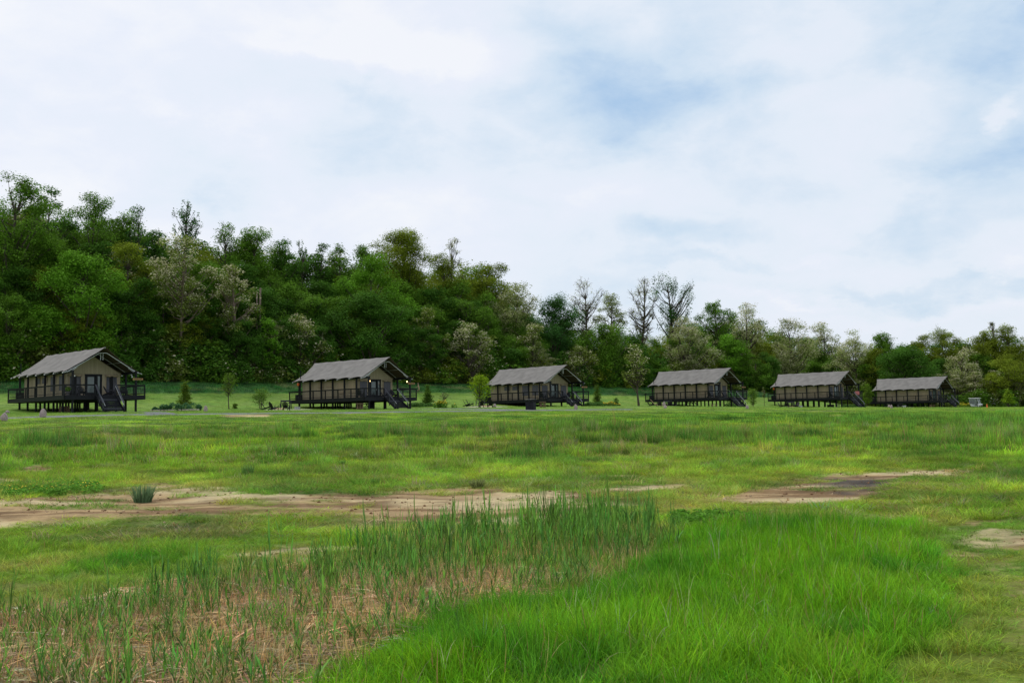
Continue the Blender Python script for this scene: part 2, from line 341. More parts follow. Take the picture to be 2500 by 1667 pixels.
# ---------------------------------------------------------------- materials
def new_mat(name):
    m = bpy.data.materials.new(name); m.use_nodes = True; nt = m.node_tree; nt.nodes.clear()
    return m, nt.nodes, nt.links
def paint(name, col, rough=.7, var=.12, scale=3.0, bump=0.0, metal=0.0, stretch=None, spec=.4, second=None, k2=.5, emis=None):
    m, N, L = new_mat(name)
    out = N.new('ShaderNodeOutputMaterial'); p = N.new('ShaderNodeBsdfPrincipled'); L.new(p.outputs[0], out.inputs[0])
    p.inputs['Roughness'].default_value = rough; p.inputs['Metallic'].default_value = metal; p.inputs['Specular IOR Level'].default_value = spec
    tc = N.new('ShaderNodeTexCoord'); mp = N.new('ShaderNodeMapping'); L.new(tc.outputs['Object'], mp.inputs[0])
    if stretch: mp.inputs['Scale'].default_value = stretch
    n = N.new('ShaderNodeTexNoise'); n.inputs['Scale'].default_value = scale; n.inputs['Detail'].default_value = 5; L.new(mp.outputs[0], n.inputs[0])
    r = N.new('ShaderNodeValToRGB'); L.new(n.outputs[0], r.inputs[0])
    c = np.array(col); c2 = np.array(second) if second else c*(1+var)
    r.color_ramp.elements[0].position = .3; r.color_ramp.elements[0].color = (*(c*(1-var)), 1)
    r.color_ramp.elements[1].position = .7; r.color_ramp.elements[1].color = (*c2, 1)
    L.new(r.outputs[0], p.inputs['Base Color'])
    if bump:
        b = N.new('ShaderNodeBump'); b.inputs['Strength'].default_value = bump; b.inputs['Distance'].default_value = .05
        L.new(n.outputs[0], b.inputs['Height']); L.new(b.outputs[0], p.inputs['Normal'])
    if emis: p.inputs['Emission Color'].default_value = (*emis[0], 1); p.inputs['Emission Strength'].default_value = emis[1]
    return m
MAT = {}
def ground_mat():
    m, N, L = new_mat('ground_soil_and_turf')
    out = N.new('ShaderNodeOutputMaterial'); p = N.new('ShaderNodeBsdfPrincipled'); L.new(p.outputs[0], out.inputs[0])
    p.inputs['Roughness'].default_value = .95; p.inputs['Specular IOR Level'].default_value = .15
    a = N.new('ShaderNodeAttribute'); a.attribute_name = 'gcol'
    tc = N.new('ShaderNodeTexCoord')
    n1 = N.new('ShaderNodeTexNoise'); n1.inputs['Scale'].default_value = 9; n1.inputs['Detail'].default_value = 8; n1.inputs['Roughness'].default_value = .7
    n2 = N.new('ShaderNodeTexNoise'); n2.inputs['Scale'].default_value = 1.3; n2.inputs['Detail'].default_value = 6
    for n in (n1, n2): L.new(tc.outputs['Object'], n.inputs[0])
    ad = N.new('ShaderNodeMath'); ad.operation = 'ADD'; L.new(n1.outputs[0], ad.inputs[0]); L.new(n2.outputs[0], ad.inputs[1])
    mr = N.new('ShaderNodeMapRange'); mr.inputs['From Min'].default_value = .7; mr.inputs['From Max'].default_value = 1.3; mr.inputs['To Min'].default_value = .62; mr.inputs['To Max'].default_value = 1.35
    L.new(ad.outputs[0], mr.inputs['Value'])
    vm = N.new('ShaderNodeVectorMath'); vm.operation = 'SCALE'; L.new(a.outputs['Color'], vm.inputs[0]); L.new(mr.outputs[0], vm.inputs['Scale'])
    L.new(vm.outputs[0], p.inputs['Base Color'])
    b = N.new('ShaderNodeBump'); b.inputs['Strength'].default_value = .9; b.inputs['Distance'].default_value = .06
    L.new(ad.outputs[0], b.inputs['Height']); L.new(b.outputs[0], p.inputs['Normal'])
    return m
def leaf_mat(name, trans=.36):
    m, N, L = new_mat(name)
    out = N.new('ShaderNodeOutputMaterial'); oi = N.new('ShaderNodeObjectInfo')
    r = N.new('ShaderNodeAttribute'); r.attribute_name = 'rnd'; bl = N.new('ShaderNodeAttribute'); bl.attribute_name = 'bloom'
    mr = N.new('ShaderNodeMapRange'); mr.inputs['To Min'].default_value = .5; mr.inputs['To Max'].default_value = 1.65; L.new(r.outputs['Fac'], mr.inputs['Value'])
    sc = N.new('ShaderNodeVectorMath'); sc.operation = 'SCALE'; L.new(oi.outputs['Color'], sc.inputs[0]); L.new(mr.outputs[0], sc.inputs['Scale'])
    mx = N.new('ShaderNodeMix'); mx.data_type = 'RGBA'; L.new(bl.outputs['Fac'], mx.inputs[0]); L.new(sc.outputs[0], mx.inputs[6]); mx.inputs[7].default_value = (.68, .64, .42, 1)
    d = N.new('ShaderNodeBsdfDiffuse'); t = N.new('ShaderNodeBsdfTranslucent'); ms = N.new('ShaderNodeMixShader'); ms.inputs[0].default_value = trans
    L.new(mx.outputs[2], d.inputs[0]); L.new(mx.outputs[2], t.inputs[0]); L.new(d.outputs[0], ms.inputs[1]); L.new(t.outputs[0], ms.inputs[2])
    g = N.new('ShaderNodeBsdfGlossy'); g.inputs['Roughness'].default_value = .45; g.inputs[0].default_value = (1, 1, 1, 1)
    m2 = N.new('ShaderNodeMixShader'); m2.inputs[0].default_value = .006; L.new(ms.outputs[0], m2.inputs[1]); L.new(g.outputs[0], m2.inputs[2])
    L.new(m2.outputs[0], out.inputs[0]); return m
def blade_mat(name, trans=.42, gloss=.012):
    """grass: colour comes with each tuft ('tint'), each blade varies ('rnd')"""
    m, N, L = new_mat(name)
    out = N.new('ShaderNodeOutputMaterial'); a = N.new('ShaderNodeAttribute'); a.attribute_type = 'INSTANCER'; a.attribute_name = 'tint'
    r = N.new('ShaderNodeAttribute'); r.attribute_name = 'rnd'; dr = N.new('ShaderNodeAttribute'); dr.attribute_name = 'dry'
    mr = N.new('ShaderNodeMapRange'); mr.inputs['To Min'].default_value = .42; mr.inputs['To Max'].default_value = 1.8; L.new(r.outputs['Fac'], mr.inputs['Value'])
    sc = N.new('ShaderNodeVectorMath'); sc.operation = 'SCALE'; L.new(a.outputs['Vector'], sc.inputs[0]); L.new(mr.outputs[0], sc.inputs['Scale'])
    mx = N.new('ShaderNodeMix'); mx.data_type = 'RGBA'; L.new(dr.outputs['Fac'], mx.inputs[0]); L.new(sc.outputs[0], mx.inputs[6]); mx.inputs[7].default_value = (.42, .26, .11, 1)
    d = N.new('ShaderNodeBsdfDiffuse'); t = N.new('ShaderNodeBsdfTranslucent'); ms = N.new('ShaderNodeMixShader'); ms.inputs[0].default_value = trans
    L.new(mx.outputs[2], d.inputs[0]); L.new(mx.outputs[2], t.inputs[0]); L.new(d.outputs[0], ms.inputs[1]); L.new(t.outputs[0], ms.inputs[2])
    g = N.new('ShaderNodeBsdfGlossy'); g.inputs['Roughness'].default_value = .4
    m2 = N.new('ShaderNodeMixShader'); m2.inputs[0].default_value = gloss; L.new(ms.outputs[0], m2.inputs[1]); L.new(g.outputs[0], m2.inputs[2])
    L.new(m2.outputs[0], out.inputs[0]); return m
def canvas_mat(name, col, var=.1, weave=(.6, 6, .6), rough=.9):
    m = paint(name, col, rough, var, 1.2, .25, stretch=weave, spec=.15); return m
MAT['ground'] = ground_mat()
MAT['leaf'] = leaf_mat('leaves'); MAT['blade'] = blade_mat('grass_blades'); MAT['reed'] = blade_mat('reed_leaves', .35, .02)
MAT['bark'] = paint('bark', (.085, .07, .055), .95, .35, 6, .6, stretch=(1, 1, .2), spec=.1)
MAT['bark_pale'] = paint('bark_pale', (.17, .13, .10), .95, .3, 6, .5, stretch=(1, 1, .2), spec=.1)
MAT['asphalt'] = paint('asphalt', (.16, .165, .175), .9, .15, 8, .3, spec=.25)
MAT['roof'] = canvas_mat('roof_canvas', (.20, .19, .178), .17, (.5, .9, 1.6))
MAT['roof_under'] = canvas_mat('roof_canvas_underside', (.085, .065, .045), .1)
MAT['wall'] = canvas_mat('tan_canvas', (.35, .295, .20), .12, (5, 5, .35))
MAT['flap'] = canvas_mat('tan_canvas_flap', (.33, .265, .175), .12, (5, 5, .35))
MAT['curtain'] = canvas_mat('grey_curtain', (.115, .115, .13), .2, (9, 9, .3))
MAT['black'] = paint('black_stain', (.009, .010, .013), .6, .3, 5, .15, spec=.22)
MAT['black_top'] = paint('black_stain_worn', (.030, .032, .042), .5, .3, 5, .1, spec=.4)
MAT['decking'] = paint('decking', (.085, .062, .05), .8, .25, 5, .2, stretch=(8, .5, 1), spec=.2)
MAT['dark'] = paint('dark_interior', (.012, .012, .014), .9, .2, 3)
MAT['glass'] = paint('door_glass', (.10, .135, .125), .12, .15, 1.2, spec=.6)
MAT['galv'] = paint('galvanised_pipe', (.50, .53, .52), .45, .12, 6, metal=.3, spec=.5)
MAT['wire'] = paint('welded_wire', (.05, .055, .055), .5, .1, 4)
MAT['wood'] = paint('weathered_wood', (.16, .11, .07), .85, .3, 8, .3, spec=.2)
MAT['signwood'] = paint('sign_wood', (.30, .17, .07), .7, .25, 6, .1)
MAT['signmark'] = paint('sign_paint', (.05, .03, .02), .7, .1)
MAT['stone'] = paint('pink_granite', (.34, .27, .26), .85, .3, 9, .6, spec=.3)
MAT['sandstone'] = paint('sandstone', (.62, .45, .27), .9, .2, 9, .6)
MAT['gravel'] = paint('pale_gravel', (.50, .44, .36), .95, .3, 40, .9)
MAT['tub'] = paint('galvanised_tub', (.36, .38, .41), .45, .2, 6, metal=.4)
MAT['white'] = paint('white_plastic', (.72, .72, .74), .35, .05, 2, spec=.5)
MAT['vinyl'] = paint('clear_vinyl_cover', (.34, .37, .38), .25, .15, 2, spec=.6)
def seethrough(m, f):
    nt = m.node_tree; o = [n for n in nt.nodes if n.type == 'OUTPUT_MATERIAL'][0]; s = o.inputs[0].links[0].from_socket
    mx = nt.nodes.new('ShaderNodeMixShader'); t = nt.nodes.new('ShaderNodeBsdfTransparent'); mx.inputs[0].default_value = f
    nt.links.new(s, mx.inputs[1]); nt.links.new(t.outputs[0], mx.inputs[2]); nt.links.new(mx.outputs[0], o.inputs[0])
seethrough(MAT['vinyl'], .62)
MAT['orange'] = paint('orange_plastic', (.80, .16, .03), .5, .08, 2)
MAT['tyre'] = paint('rubber', (.02, .02, .02), .8, .1)
MAT['bulb'] = paint('lit_bulb', (1, .7, .4), .5, 0, emis=((1.0, .55, .22), 9.0))
MAT['bulb_off'] = paint('unlit_bulb', (.7, .7, .7), .2, 0)
MAT['pot'] = paint('pot', (.13, .12, .12), .6)
MAT['yellow'] = paint('yellow_petals', (.75, .55, .02), .8, .1)
MAT['deadwood'] = paint('dead_wood', (.30, .22, .14), .9, .3, 8, .4)
MAT['red'] = paint('red_cloth', (.42, .12, .12), .8, .2, 9)
# ---------------------------------------------------------------- ground, path
build_ground()
# (bed of soil and gravel is part of the ground material; the paths are sheets of their own)
def ribbon(name, pts, width, mat, lift=.035, taper=None):
    P = np.array(pts, float); d = np.r_[0, np.cumsum(np.hypot(*np.diff(P, axis=0).T))]
    n = max(int(d[-1]/.8), 4); q = np.linspace(0, d[-1], n); cx = np.interp(q, d, P[:, 0]); cy = np.interp(q, d, P[:, 1])
    for _ in range(6):
        cx[1:-1] = (cx[:-2]+2*cx[1:-1]+cx[2:])/4; cy[1:-1] = (cy[:-2]+2*cy[1:-1]+cy[2:])/4
    tx, ty = np.gradient(cx), np.gradient(cy); l = np.hypot(tx, ty); tx /= l; ty /= l
    w = np.interp(q/d[-1], [0, 1], width if hasattr(width, '__len__') else (width, width)) + .12*(fbm(q/1.5, q*0+3)-.5)
    off = np.linspace(-.5, .5, 7); X = cx[:, None]-ty[:, None]*off*w[:, None]; Y = cy[:, None]+tx[:, None]*off*w[:, None]
    Z = terrain(X, Y)+lift; Z[:, 0] -= lift+.03; Z[:, -1] -= lift+.03
    idx = np.arange(n*7).reshape(n, 7); f = np.stack([idx[:-1, :-1], idx[:-1, 1:], idx[1:, 1:], idx[1:, :-1]], -1).reshape(-1, 4)
    return tag(mesh_np(name, np.stack([X, Y, Z], -1).reshape(-1, 3), f, mat, smooth=True), kind='structure')
PATH_PX = [(-260,1031),(-100,1025),(0,1021.5),(105,1018),(200,1015),(300,1012.5),(400,1012.3),(540,1011),(640,1009.5),(760,1008.7),(870,1007.7),(965,1006.5),(1040,1005),(1130,1004),(1286,1002),(1405,1000.5),(1480,999.5),(1540,999.5)]
PATH = [near_row(px, py, 76, 97) for px, py in PATH_PX]
ribbon('path', PATH, 2.9, MAT['asphalt'])

TENTS = [(-40.2629, 98.3291, 3.0228, 0.7993), (-14.4369, 117.8079, 2.724, 0.8258), (7.7682, 139.8103, 2.5183, 0.7094),
         (35.5659, 161.1348, 2.6046, 0.7526), (61.3395, 180.6341, 2.4856, 0.7438), (87.0066, 198.7376, 1.7595, 0.7425)]
def tw(i, x, y):     # a point of cabin i, on plan
    X, Y, Z, a = TENTS[i]; c, s = math.cos(a), math.sin(a); return X+x*c-y*s, Y+x*s+y*c
for i in range(2):
    f = tw(i, 0.0, -1.9); P = np.array(PATH); k = np.argmin(np.hypot(P[:, 0]-f[0]-2.5, P[:, 1]-f[1]+3))
    dist = np.hypot(P[:, 0]-f[0], P[:, 1]-f[1]); k = int(np.argmin(dist))
    a = tw(i, 0.2, -3.4); g = xy(min(st(*a)[0]-2.5, 96), st(*a)[1]+2.0)
    ribbon('path', [f, a, g, tuple(P[min(k+1, len(P)-1)])] if dist[k] > 6 else [f, a, (P[k][0]+1, P[k][1])], (2.4, 3.2), MAT['asphalt'], lift=.045)

# ---------------------------------------------------------------- the tent cabins
W, L = 8.083, 14.865; RT = 1.05; FB = .45
ZE, ZR, WE, E0, LE = 2.23, 4.766, 3.919, .6176, 13.7263
PX = 3.168; POSTY = [.22 + 2.29*k for k in range(7)]
BH, BY0, BY1 = 2.75, 2.95, 13.85      # tent body
def canvas_roof(root, H):
    nb, ns, nd = 6, 8, 14
    ys = np.linspace(0, 1, nb*ns+1); t = np.linspace(0, 1, nd+1)
    vs = []; rows = []
    for side in (-1, 1):
        g = []
        for j in t:
            yf = .10+(E0-.10)*j + .20*math.sin(math.pi*j); yb = 15.06+(E0+LE-15.06)*j - .42*math.sin(math.pi*j)
            row = []
            for q in ys:
                k = (q*nb) % 1.0; sc = math.sin(math.pi*k)
                x = WE*j; z = ZR+(ZE-ZR)*j
                z += .07*(float(vnoise(j*5+root.location.x, q*26+side*7))-.5)*math.sin(math.pi*min(j+.1, .95)) + .012*math.cos(j*math.pi*6)
                z -= .10*math.sin(math.pi*j)                                   # slack
                z -= .045*sc*(1-j)*1.2 - .02*math.sin(2*math.pi*k)*j           # sag between the frames
                if j > .85: 
                    w = ((j-.85)/.15)**2; x -= .26*sc*w; z += .17*sc*w
                row.append((side*x, yf+(yb-yf)*q, z))
            g.append(row)
        rows.append(g)
    m = MB(); n = len(ys)
    L_, R_ = rows; allrows = L_[::-1] + R_[1:]
    for r in allrows: m.v += r
    for a in range(len(allrows)-1):
        for b in range(n-1): m.f.append((a*n+b, a*n+b+1, (a+1)*n+b+1, (a+1)*n+b)); m.m.append(0)
    me = bpy.data.meshes.new('roof'); me.from_pydata(m.v, [], m.f); me.materials.append(MAT['roof']); me.materials.append(MAT['roof_under'])
    me.polygons.foreach_set('use_smooth', [True]*len(me.polygons))
    o = bpy.data.objects.new('roof', me); C.objects.link(o); o.parent = root; o.location = (0, 0, H)
    if me.polygons[0].normal.z < 0: me.flip_normals()
    s = o.modifiers.new('thickness', 'SOLIDIFY'); s.thickness = .02; s.offset = -1; s.material_offset = 1; s.material_offset_rim = 1
    return o
def rz_(x): return ZR+(ZE-ZR)*abs(x)/WE
def make_cabin(i, label, open_front, side, curtain, lamp, sign):
    X, Y, Z, a = TENTS[i]; dz = Z+CAMZ; gz = tz(*tw(i, 0, 0)); H = dz-gz
    root = empty('tent_cabin', (X, Y, gz), a)
    tag(root, label, 'tent cabin', 'canvas tent cabins on raised decks along the path')
    at = (0, 0, H)
    roof = canvas_roof(root, H)
    # frame pipes: an arch at every bracket, with the triangular foot at the eave
    m = MB()
    for k in range(7):
        y = E0+LE/6*k + (.06 if k == 0 else -.05 if k == 6 else 0)
        d = .34 if k in (0, 6) else .27
        for s in (-1, 1):
            m.tube([(s*(WE-.38), y, rz_(WE-.38)-.22), (s*.35, y, rz_(.35)-d), (0, y, rz_(.35)-d)], .032 if k else .04, 5)
            if k == 0:
                m.tube([(s*2.55, y, rz_(2.55)-d-.02), (s*3.17, y, ZE+.08)], .028, 5); m.tube([(s*3.17, y, ZE+.08), (s*3.62, y, ZE+.10)], .028, 5)
                m.tube([(s*3.17, y, ZE+.08), (s*3.17, y, rz_(3.17)-.15)], .028, 5)
            m.tube([(s*(WE-.42), y, rz_(WE-.42)-.20), (s*(WE+.08), y, ZE-.07)], .038, 5)
    m.tube([(0, .2, ZR-.10), (0, 15.0, ZR-.10)], .035, 5)
    for x in (-.12, .12): m.tube([(x, E0+.4, ZR-.5), (x, E0+.4, ZR-1.25)], .03, 5)
    for s in (-1, 1): m.tube([(s*1.9, .85, rz_(1.9)-.25), (s*1.9, 13.9, rz_(1.9)-.25)], .025, 5)
    m.build('roof_frame', MAT['galv'], root, at)
    # canvas body: side walls, gable, inner roof
    hw = 2.28; ap = 3.95
    m = MB(); n = 44
    def wallstrip(p0, p1, h0, h1, nrm):
        b = len(m.v); p0 = Vector((*p0, 0)); p1 = Vector((*p1, 0)); k = max(int((p1-p0).length/.16), 2)
        for q in range(k+1):
            p = p0.lerp(p1, q/k); h = h0+(h1-h0)*q/k
            for zz in (0, .33, .66, 1.0):
                w = (vnoise(q*.45+i*7, 3+p0.x)-.5)*.07*math.sin(math.pi*min(zz+.08, .92)) 
                m.v.append(tuple(p + Vector(nrm)*w + Vector((0, 0, h*zz))))
        for q in range(k):
            for z4 in range(3): m.f.append((b+q*4+z4, b+q*4+z4+1, b+(q+1)*4+z4+1, b+(q+1)*4+z4)); m.m.append(0)
    wallstrip((-BH, BY1), (-BH, BY0), hw, hw, (-1, 0, 0)); wallstrip((BH, BY0), (BH, BY1), hw, hw, (1, 0, 0))
    wallstrip((-BH, BY0), (-.84, BY0), hw, hw, (0, -1, 0)); wallstrip((.84, BY0), (BH, BY0), hw, hw, (0, -1, 0)); wallstrip((BH, BY1), (-BH, BY1), hw, hw, (0, 1, 0))
    m.add([(-.84, BY0, 2.13), (.84, BY0, 2.13), (.84, BY0, hw), (-.84, BY0, hw)], [(0, 1, 2, 3)])
    body = m.build('wall', MAT['wall'], root, at, smooth=True)
    for y in (BY0-.02, BY1+.02):
        m = MB(); m.prism([(-BH-.02, hw-.05), (BH+.02, hw-.05), (0, ap)], y-.01, y+.01); m.build('gable', MAT['wall'], root, at)
    m = MB(); m.box((0, BY0-.045, hw-.02), (BH*2+.06, .03, .09)); m.build('seam_band', MAT['wall'], root, at)
    m = MB()
    for s in (-1, 1):
        m.add([(0, BY0-.06, ap+.02), (0, BY1, ap+.02), (s*(BH+.12), BY1, hw-.02), (s*(BH+.12), BY0-.06, hw-.02)], [(0, 1, 2, 3)])
    lin = m.build('inner_roof', MAT['flap'], root, at)
    sm = lin.modifiers.new('thickness', 'SOLIDIFY'); sm.thickness = .02
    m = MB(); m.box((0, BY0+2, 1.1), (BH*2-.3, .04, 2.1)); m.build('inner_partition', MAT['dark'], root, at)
    # door
    m = MB(); y = BY0-.03
    for x in (-.80, .27, .80): m.box((x, y, 1.08), (.09, .12, 2.15))
    m.box((0, y-.002, 2.13), (1.72, .125, .12)); m.box((0, y-.002, .05), (1.72, .125, .10))
    m.box((-.27, y+.01, .22), (.98, .05, .26)); m.box((-.27, y+.01, 2.0), (.98, .05, .18)); m.box((-.68, y+.01, 1.1), (.15, .05, 1.9)); m.box((.15, y+.01, 1.1), (.16, .05, 1.9))
    m.box((.54, y+.012, 1.1), (.16, .05, 2.0)) if False else None
    m.box((.36, y+.01, 1.1), (.12, .05, 1.9)); m.box((.71, y+.01, 1.1), (.10, .05, 1.9))
    dr = m.build('door', MAT['black'], root, at)
    m = MB(); m.box((-.26, BY0-.012, 1.1), (.74, .02, 1.66)); m.box((.535, BY0-.012, 1.1), (.26, .02, 1.8)); m.build('glass', MAT['glass'], dr)
    m = MB(); m.box((.13, BY0-.10, 1.0), (.03, .04, .22)); m.build('handle', MAT['galv'], dr)
    # front windows with a rolled flap above
    for x0, x1 in ((-2.38, -1.28), (1.30, 2.40)):
        xc = (x0+x1)/2; w = x1-x0
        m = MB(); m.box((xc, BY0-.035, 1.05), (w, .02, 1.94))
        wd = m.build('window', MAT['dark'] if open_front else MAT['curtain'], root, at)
        m = MB()
        k = 22
        cols = [(x0, x0+.30), (x1-.42, x1)] if open_front else [(x0, x1)]
        for c0, c1 in cols:
            b = len(m.v)
            for q in range(k+1):
                xx = c0+(c1-c0)*q/k; yy = BY0-.06-.02*math.sin(q*1.9+xc)-.01*math.sin(q*3.1)
                pin = 1.0
                m.v += [(xx, yy, .09), (xx+(.05*math.sin(q)), yy-.01, 1.0), (xx, yy, 2.02)]
            for q in range(k):
                for z in (0, 1): m.f.append((b+q*3+z, b+q*3+z+1, b+(q+1)*3+z+1, b+(q+1)*3+z)); m.m.append(0)
        m.build('curtain', MAT['curtain'], wd, smooth=True)
        m = MB(); pts = [(x0-.12, BY0-.13, 2.06), (x0+w*.25, BY0-.14, 2.02), (xc, BY0-.14, 2.07), (x1-w*.25, BY0-.14, 2.01), (x1+.12, BY0-.13, 2.06)]
        m.tube(pts, [.09, .11, .085, .11, .09], 8); m.build('rolled_flap', MAT['flap'], wd, smooth=True)
        for x in (x0-.04, x1+.04): m = MB(); m.box((x, BY0-.045, 1.05), (.09, .03, 1.96)); m.build('frame', MAT['flap'], wd)
    # side windows
    for s in (-1, 1):
        for (y0, y1, z0, z1) in ((9.4, 10.6, 1.42, 2.05), (7.65, 8.8, 1.42, 2.05), (5.3, 6.6, .58, 2.06), (3.15, 4.45, .58, 2.06)):
            yc = (y0+y1)/2
            m = MB()
            if side == 'open':
                m.box((s*(BH+.045), yc, (z0+z1)/2), (.02, y1-y0, z1-z0)); wd = m.build('window', MAT['curtain'], root, at)
                m = MB()
                for yy in (y0-.05, y1+.05): m.box((s*(BH+.05), yy, (z0+z1)/2), (.04, .09, z1-z0+.1))
                m.tube([(s*(BH+.11), y0-.08, z1+.03), (s*(BH+.11), y1+.08, z1+.03)], .07, 8); m.build('rolled_flap', MAT['flap'], wd)
            else:
                m.box((s*(BH+.045), yc, (z0+z1)/2), (.03, y1-y0, z1-z0)); wd = m.build('window', MAT['flap'], root, at)
                m = MB(); m.tube([(s*(BH+.09), y0-.1, z0-.0), (s*(BH+.09), yc+.1, z0-.05), (s*(BH+.09), y1+.05, z0+.03)], .022, 5)
                m.build('hem', MAT['wood'], wd)
    # posts, beams
    for s in (-1, 1):
        for k, y in enumerate(POSTY):
            m = MB(); hgt = ZE+.05; zb = -(H+.8) if k else -(H+.4)
            m.box((s*PX, y, (hgt+zb)/2), (.17, .17, hgt-zb)); m.build('post', MAT['black'], root, at)
    for x in (-1.05, 1.05):
        for y in POSTY[1:]:
            m = MB(); m.box((x, y, -.45-(H+.5)/2), (.16, .16, H+.5)); m.build('support_post', MAT['black'], root, at)
    m = MB()
    for s in (-1, 1): m.box((s*PX, (POSTY[0]+POSTY[-1])/2, ZE+.06), (.12, POSTY[-1]-POSTY[0]+.35, .24))
    m.build('eave_beam', MAT['black'], root, at)
    m = MB()
    for s in (-1, 1, .33, -.33): m.box((s*PX, 7.1, -.38), (.14, 14.2, .24))
    m.build('floor_beam', MAT['black'], root, at)
    # deck
    m = MB(); nb = 54
    for k in range(nb):
        y = .02+(L-.04)*(k+.5)/nb; m.box((0, y, -.02), (W-.08, (L-.04)/nb-.012, .04))
    m.box((0, L/2, -.14), (W-.3, L-.3, .18)); m.build('deck', MAT['decking'], root, at)
    m = MB()
    for k in range(3):
        z = -.075-.15*k; w_ = .140
        for s in (-1, 1): m.box((s*(W/2), L/2, z), (.045, L, w_))
        m.box((0, L, z), (W+.045, .045, w_)); m.box((0, 0, z), (W+.045, .045, w_))
    m.build('fascia', MAT['black'], root, at)
    # railings: cap, rails, posts, welded wire
    def railing(p0, p1, npost, ends=(1, 1)):
        p0, p1 = Vector((*p0, 0)), Vector((*p1, 0)); d = (p1-p0); ln = d.length; d.normalize()
        m = MB(); up = Vector((0, 0, 1))
        m.beam(p0+up*(RT-.02), p1+up*(RT-.02), .15, .04); m.beam(p0+up*(RT-.09), p1+up*(RT-.09), .04, .09); m.beam(p0+up*.15, p1+up*.15, .04, .07)
        for k in range(npost):
            if k == 0 and not ends[0] or k == npost-1 and not ends[1]: continue
            q = p0.lerp(p1, k/(npost-1)); m.box(q+up*((RT-.04-.40)/2), (.105, .105, RT-.04+.40))
        r = m.build('railing', MAT['black'], root, at)
        m = MB(); k = int(ln/.11)
        for q in range(k+1): 
            c = p0+d*(ln*q/k); m.tube([c+up*.18, c+up*(RT-.12)], .0045, 3, False)
        z = .24
        while z < RT-.14: m.tube([p0+up*z, p1+up*z], .0045, 3, False); z += .105
        m.build('wire_mesh', MAT['wire'], r)
    hx, e = W/2-.03, .03
    railing((-hx, e), (-hx, L-e), 7); railing((hx, e), (hx, L-e), 7, (1, 1)); railing((-hx, L-e), (hx, L-e), 5, (0, 0))
    railing((-hx, e), (-1.05, e), 2, (0, 1)); railing((1.05, e), (hx, e), 2, (1, 0))
    # stairs
    foot = tz(*tw(i, 0, -1.9)) - dz; n = max(int(round(-foot/.18)), 5); rise = -foot/n; run = 1.95/(n-1) if i < 3 else .2
    rn = min(max(run, .2), .28); m = MB(); Ls = rn*(n-1)
    for s in (-1, 1): m.beam((s*1.0, 0.0, -.13), (s*1.0, -Ls-rn*.4, foot+.08), .05, .27)
    st_ = m.build('stairs', MAT['black'], root, at)
    for k in range(1, n):
        m = MB(); z = -rise*k; y = -rn*(k-.5)
        m.box((0, y, z-.02), (1.95, rn+.02, .04)); m.box((0, y+rn*.45, z+rise*.42), (1.95, .025, rise*.72)); m.build('step', MAT['black_top'] if k % 5 == 3 else MAT['black'], st_)
    for s in (-1, 1):
        m = MB(); y1 = -Ls+.12; z1 = foot+.92; dy = Vector((s*1.03, y1, z1))
        m.beam((s*1.03, -.02, RT-.03), dy, .14, .04); 
        m.box((s*1.03, y1+.06, (foot+z1-.1)/2-.05), (.10, .10, z1-foot)); m.box((s*1.03, y1/2, (RT+z1)/2-.65), (.09, .09, 1.2))
        r = m.build('stair_rail', MAT['black_top'], root, at)
        m = MB(); o = s*.94; m.tube([(o, -.02, RT-.14), (o, y1-.25, z1-.27)], .02, 6); m.build('grab_rail', MAT['galv'], r)
    # mast behind
    m = MB(); m.tube([(-PX-.05, 13.6, 0), (-PX-.05, 13.6, 3.75)], .045, 6); m.build('vent_pipe', MAT['black'], root, at)
    if sign:
        m = MB(); m.box((PX+.15, POSTY[0]-.11, 1.62), (1.05, .04, .20)); sg = m.build('name_board', MAT['signwood'], root, at)
        m = MB()
        for k, (x, w_) in enumerate(((-.30, .16), (-.1, .1), (.06, .14), (.27, .18), (.42, .06))):
            for zz in (-.03, .03): m.box((PX+.15+x*.95, POSTY[0]-.134, 1.62+zz), (w_, .006, .022))
            m.box((PX+.15+x*.95-w_/2, POSTY[0]-.134, 1.62), (.02, .006, .08))
        m.build('carving', MAT['signmark'], sg)
    # string lights under the eave
    for (x, y) in ((-PX+.25, .35), (PX-.35, .35)):
        m = MB(); m.tube([(x, y, ZE-.05), (x, y, ZE-.3)], .008, 4); hg = m.build('hanging_lamp', MAT['black'], root, at)
        m = MB(); m.lathe([(.01, .10), (.05, .05), (.06, 0), (.04, -.05), (.005, -.07)], 10, (x, y, ZE-.38)); m.build('bulb', MAT['bulb'] if lamp else MAT['bulb_off'], hg, smooth=True)
    return root, H
CAB = [
 ('leftmost tent cabin, nearest and largest, its front curtains tied open to dark windows', True, 'open', 1, 0, 1),
 ('tent cabin with two lit bulbs under the porch, second from the left', False, 'closed', 1, 1, 1),
 ('tent cabin with grey screened side windows behind the black bins, third from the left', False, 'open', 1, 0, 1),
 ('tent cabin with closed side flaps on tall posts, fourth from the left', False, 'closed', 1, 0, 1),
 ('tent cabin with a red cloth hung over its porch rail, fifth from the left', False, 'closed', 1, 0, 0),
 ('rightmost and smallest looking tent cabin, beside the white golf cart', False, 'closed', 1, 0, 0)]
ROOT = []; HH = []
for i, c in enumerate(CAB):
    r, h = make_cabin(i, *c); ROOT.append(r); HH.append(h)
def deck_pt(i, x, y): a = tw(i, x, y); return (a[0], a[1], TENTS[i][2]+CAMZ)

